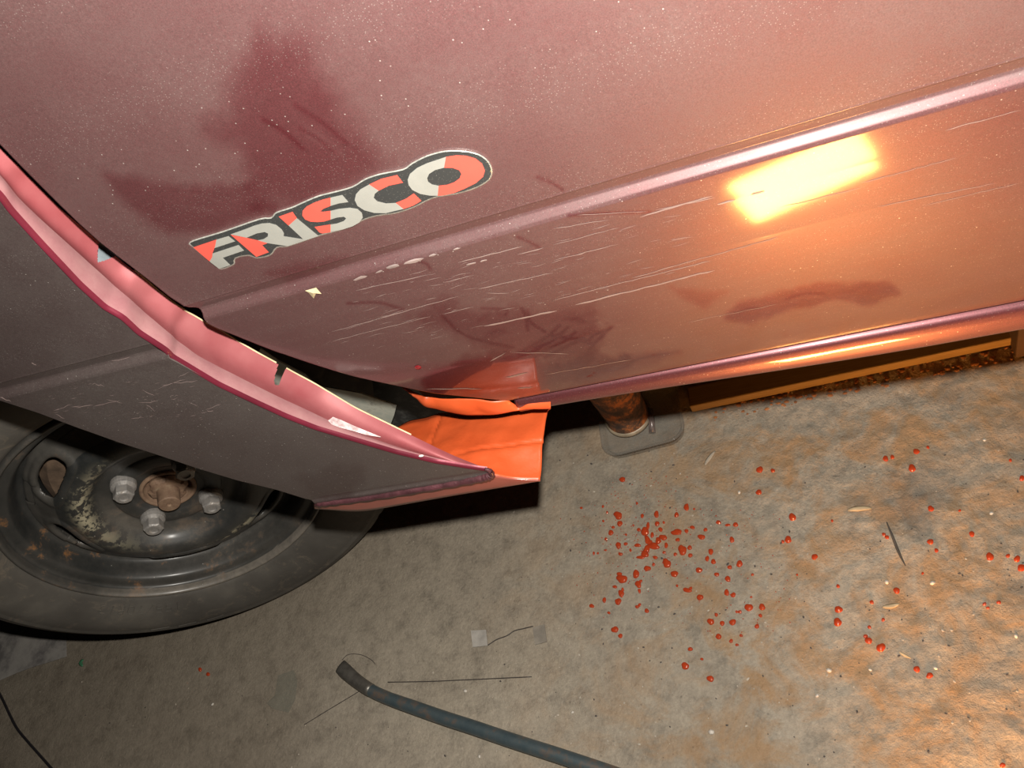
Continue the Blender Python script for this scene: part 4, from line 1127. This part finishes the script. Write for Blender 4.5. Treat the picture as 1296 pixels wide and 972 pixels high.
dense = [(283, 270, 22, 24), (228, 300, 14, 12), (210, 345, 20, 24), (490, 335, 30, 40), (515, 290, 14, 30), (585, 195, 18, 32), (468, 208, 14, 18), (750, 200, 18, 22),
         (590, 272, 20, 20), (618, 320, 18, 18), (832, 333, 18, 15), (880, 303, 22, 14), (955, 382, 30, 22), (988, 322, 16, 16), (1205, 405, 20, 24), (1170, 283, 22, 12),
         (1235, 280, 20, 20), (1095, 262, 20, 18), (550, 365, 14, 24), (760, 405, 18, 16), (665, 450, 16, 22), (272, 450, 24, 26), (332, 438, 16, 14), (430, 450, 30, 14),
         (575, 550, 20, 14), (290, 522, 18, 14), (648, 508, 14, 12), (858, 470, 18, 20), (863, 533, 18, 18), (740, 525, 14, 16), (1032, 503, 22, 24), (1002, 560, 18, 22), (1053, 585, 22, 20),
         (1268, 603, 26, 28), (510, 640, 28, 24), (417, 685, 28, 34), (733, 685, 34, 24), (935, 655, 26, 24), (1080, 690, 20, 18), (1187, 630, 18, 18), (1170, 725, 24, 24),
         (243, 790, 18, 14), (157, 900, 16, 22), (53, 948, 22, 16), (943, 878, 26, 26), (1162, 838, 22, 26), (1215, 858, 22, 20), (447, 940, 14, 14), (755, 783, 11, 11), (170, 398, 14, 12),
         (145, 130, 10, 12), (425, 103, 10, 10), (895, 152, 9, 9), (440, 322, 16, 16), (645, 262, 10, 12), (562, 608, 12, 16), (395, 285, 9, 9), (372, 490, 10, 14), (335, 362, 10, 10), (168, 490, 12, 8), (70, 515, 10, 14), (104, 515, 9, 10), (148, 250, 10, 10), (180, 180, 9, 12), (650, 568, 10, 10)]
for x, y, a, b in dense: drop(740 + x / 6.48, 620 + y / 6.48, a / 6.48, b / 6.48, L1, G1)
special = [([(268, 203, 36, 32)], 'squarish primer drop at the upper left of the dense splash'),
           ([(832, 138, 19, 34)], 'pointed oval primer drop at the top edge of the dense splash'),
           ([(750, 342, 46, 24)], 'wide flat primer drop right of the branching pool'),
           ([(798, 490, 32, 46)], 'tall oval primer drop right of the branching pool'),
           ([(670, 598, 32, 40)], 'slanted oval primer drop below the branching pool'),
           ([(300, 725, 42, 38), (280, 688, 20, 22)], 'large blunt primer blot at the lower left of the dense splash'),
           ([(435, 770, 24, 32), (455, 745, 16, 12), (445, 825, 12, 20)], 'long dripping primer blot beside the large blunt one'),
           ([(295, 845, 22, 34), (270, 912, 24, 30), (308, 812, 12, 14)], 'elongated primer blot at the bottom left of the dense splash'),
           ([(840, 820, 34, 18), (866, 805, 14, 16)], 'short slanted primer blot at the bottom right of the dense splash')]
def pool(blobs, label, scale=6.48, ox=740, oy=620):
    objs = []
    bm = bmesh.new(); q0 = None
    for x, y, a, b in blobs:
        o = drop(ox + x / scale, oy + y / scale, a / scale, b / scale, '', None, 'tmp', .12)
        if q0 is None: q0 = o.location.copy()
        me = o.data.copy(); me.transform(Matrix.Translation(Vector((o.location.x, o.location.y, o.location.z)) - Vector((q0.x, q0.y, q0.z)))); bm.from_mesh(me)
        bpy.data.meshes.remove(me); bpy.data.objects.remove(o)
    me = bpy.data.meshes.new('paint_drop'); bm.to_mesh(me); bm.free(); me.shade_smooth(); me.materials.append(M_WET)
    o = bpy.data.objects.new('paint_drop', me); COL.objects.link(o); o.location = q0
    return tag(o, label, 'paint drop')
for bl, lb in special: pool(bl, lb)
pool([(640, 385, 34, 22), (600, 412, 26, 26), (560, 455, 50, 28), (510, 405, 24, 34), (505, 480, 26, 30), (490, 520, 28, 34), (455, 548, 40, 13), (530, 430, 28, 22)], 'large branching pool of orange-red primer in the middle of the splash').name = 'paint_pool'
thin = [(155, 682, 17), (210, 680, 14), (118, 700, 8), (203, 715, 8), (88, 743, 14), (45, 747, 10), (20, 712, 8), (189, 760, 10), (30, 802, 12), (123, 798, 7), (82, 820, 8), (104, 836, 6), (105, 700, 6), (170, 545, 6), (165, 638, 5)]
for x, y, r in thin: drop(900 + x / 3.273, 560 + y / 3.273, r / 3.273, r / 3.273 * .95, L2, G2)
for x, y, r in [(272, 467, 9), (286, 483, 6), (257, 425, 4), (328, 410, 5), (352, 420, 6), (448, 558, 10), (511, 590, 9), (461, 516, 6), (490, 541, 4), (531, 484, 7), (512, 447, 9), (540, 450, 6), (448, 366, 5), (526, 430, 4), (578, 505, 4), (562, 497, 4)]:
    drop(640 + x / 1.976, 560 + y / 1.976, r / 1.976, r / 1.976 * .9, L2, G2)
drop(787, 606, 4.2, 3.0, 'orange-red primer drop alone above the dense splash, below the clear tray', None)
drop(735, 642, 1.8, 1.6, 'tiny primer drop left of the dense splash', None)
lone = [(200, 110, 14), (254, 113, 9), (722, 62, 12), (750, 55, 9), (850, 33, 13), (898, 16, 7), (832, 104, 16), (1240, 72, 7), (1288, 145, 12), (196, 203, 12), (335, 305, 16),
        (318, 400, 15), (296, 408, 7), (428, 472, 13), (910, 272, 13), (1080, 376, 12), (908, 410, 13), (933, 444, 9), (715, 378, 8), (728, 390, 9), (1155, 470, 17), (1230, 466, 9), (1268, 480, 14),
        (1287, 515, 17), (768, 610, 14), (527, 690, 16), (523, 742, 18), (652, 820, 15), (640, 802, 9), (703, 848, 19), (852, 938, 14), (905, 965, 14), (1133, 667, 8), (1147, 683, 7), (1192, 660, 9),
        (665, 660, 9), (525, 593, 8), (712, 732, 8), (655, 762, 8), (876, 540, 6), (1030, 280, 6), (355, 545, 5), (500, 320, 6)]
for x, y, r in lone: drop(900 + x / 3.273, 560 + y / 3.273, r / 3.273, r / 3.273 * .95, L3, G3)
drop(1269, 968, 4, 3, 'primer drop at the very bottom right of the floor', None)
drop(252.5, 847, 2.2, 2.6, 'small dark red drop below the tyre, left of its twin', None); drop(262.5, 853, 2.2, 2.6, 'small dark red drop below the tyre, right of its twin', None)
bm = bmesh.new()
for _ in range(420):                        # fine mist of specks around the splash
    px = random.gauss(800, 38); py = random.gauss(672, 42)
    if random.random() < .25: px = random.uniform(860, 1000); py = random.uniform(640, 800)
    if py < 585: continue
    q = at_z(px, py, 0); s = random.uniform(.0003, .0009)
    r = bmesh.ops.create_icosphere(bm, subdivisions=1, radius=s)
    for v in r['verts']: v.co = Vector((v.co.x + q[0], v.co.y + q[1], v.co.z * .4 + floor_z(q[0], q[1]) + .0002))
tag(bm_obj('paint_mist', bm, M_WET, None, True), 'fine mist of primer specks around the dense splash', 'paint specks', kind='stuff')

# every drop gets a label that points to it: size, direction and order from a landmark
def single_out(objs, marks, noun, szs):
    dirs = ['right of', 'below right of', 'below', 'below left of', 'left of', 'above left of', 'above', 'above right of']
    buckets = {}
    for o in objs:
        u, v = project(np.array(o.location)); u, v = float(u), float(v)
        best = min(marks, key=lambda mk: (mk[0] - u) ** 2 + (mk[1] - v) ** 2)
        k = int(round(math.atan2(v - best[1], u - best[0]) / (math.pi / 4))) % 8
        buckets.setdefault((best[2], k), []).append((math.hypot(u - best[0], v - best[1]), o))
    nth = ['', ', second nearest', ', third nearest', ', fourth nearest', ', fifth nearest', ', sixth nearest', ', seventh nearest', ', eighth nearest', ', ninth nearest', ', tenth nearest']
    for (mk, k), L in buckets.items():
        L.sort(key=lambda t_: t_[0])
        for i, (_, o) in enumerate(L):
            sz = max(o.dimensions.x, o.dimensions.y); w_ = szs[0] if sz < .0045 else (szs[1] if sz < .0075 else szs[2])
            o['label'] = '%s %s %s %s%s' % (w_, noun, dirs[k], mk, nth[i] if i else (', nearest' if len(L) > 1 else ''))
bpy.context.view_layer.update()
MARKS_D = [(823, 686, 'the branching paint pool'), (781, 651, 'the squarish drop'), (868, 641, 'the pointed oval drop'), (786, 731, 'the large blunt blot'), (807, 741, 'the long dripping blot'),
           (785, 755, 'the elongated blot'), (870, 746, 'the short slanted blot'), (863, 695, 'the tall oval drop'), (843, 712, 'the slanted oval drop'), (856, 672, 'the wide flat drop')]
MARKS_T = [(870, 746, 'the short slanted blot'), (785, 755, 'the elongated blot'), (947, 768, 'the biggest drop of the spatter'), (901, 857, 'the lowest lone spot')]
MARKS_L = [(1088, 643, 'the long wood sliver'), (1128, 766, 'the short wood sliver'), (1145, 829, 'the thin sliver'), (1134, 690, 'the dark twig'), (895, 580, 'the pale fibre')]
allo = [o for o in bpy.data.objects if o.get('category') == 'paint drop']
single_out([o for o in allo if o.get('group') == G1], MARKS_D, 'primer drop', ('tiny', 'small', 'plump'))
single_out([o for o in allo if o.get('group') == G2], MARKS_T[:2] + MARKS_T[3:], 'primer drop thinly spattered', ('tiny', 'small', 'plump'))
single_out([o for o in allo if o.get('group') == G3], MARKS_L, 'lone primer drop', ('tiny', 'small', 'plump'))
single_out([o for o in bpy.data.objects if o.get('group') == wg], MARKS_L + [(720, 965, 'the pry bar'), (634, 806, 'the square chips'), (810, 690, 'the paint splash')], 'whitish crumb', ('tiny', 'small', 'larger'))

# ---- work lamp on the floor, beyond the bottom of the frame ------------------
lampt = thing('work_lamp', 'black work lamp with a rectangular halogen head, standing outside the picture on the floor', 'lamp', tuple(LAMP_P * np.array([1, 1, 0])))
rotm = vd.to_track_quat('-Z', 'Y').to_matrix().to_4x4()
M_HOUS = mat_simple('lamp_housing', (.03, .03, .03), .5)
bm = bmesh.new(); L_ = []
for hx_, hy_, z_ in [(.060, .030, .07), (.098, .056, .01), (.098, .056, -.012), (.092, .051, -.012), (.055, .028, .05)]:
    L_.append([bm.verts.new((x, y, z_ )) for x, y in rrect(0, 0, hx_, hy_, .008, 3)])
for A_, B_ in zip(L_[:-1], L_[1:]):
    for k in range(len(A_)): bm.faces.new([A_[k], A_[(k + 1) % len(A_)], B_[(k + 1) % len(A_)], B_[k]])
bm.faces.new(L_[0][::-1]); bm.faces.new(L_[-1])
hs = bm_obj('housing', bm, M_HOUS, lampt); hs.matrix_local = Matrix.Translation(Vector((0, 0, LAMP_P[2]))) @ rotm
st = bm_obj('stand', sweep([(-.09, 0, .06), (-.095, -.01, .03), (-.095, -.05, .006), (.095, -.05, .006), (.095, -.01, .03), (.09, 0, .06)], .006, 8), M_HOUS, lampt, True)
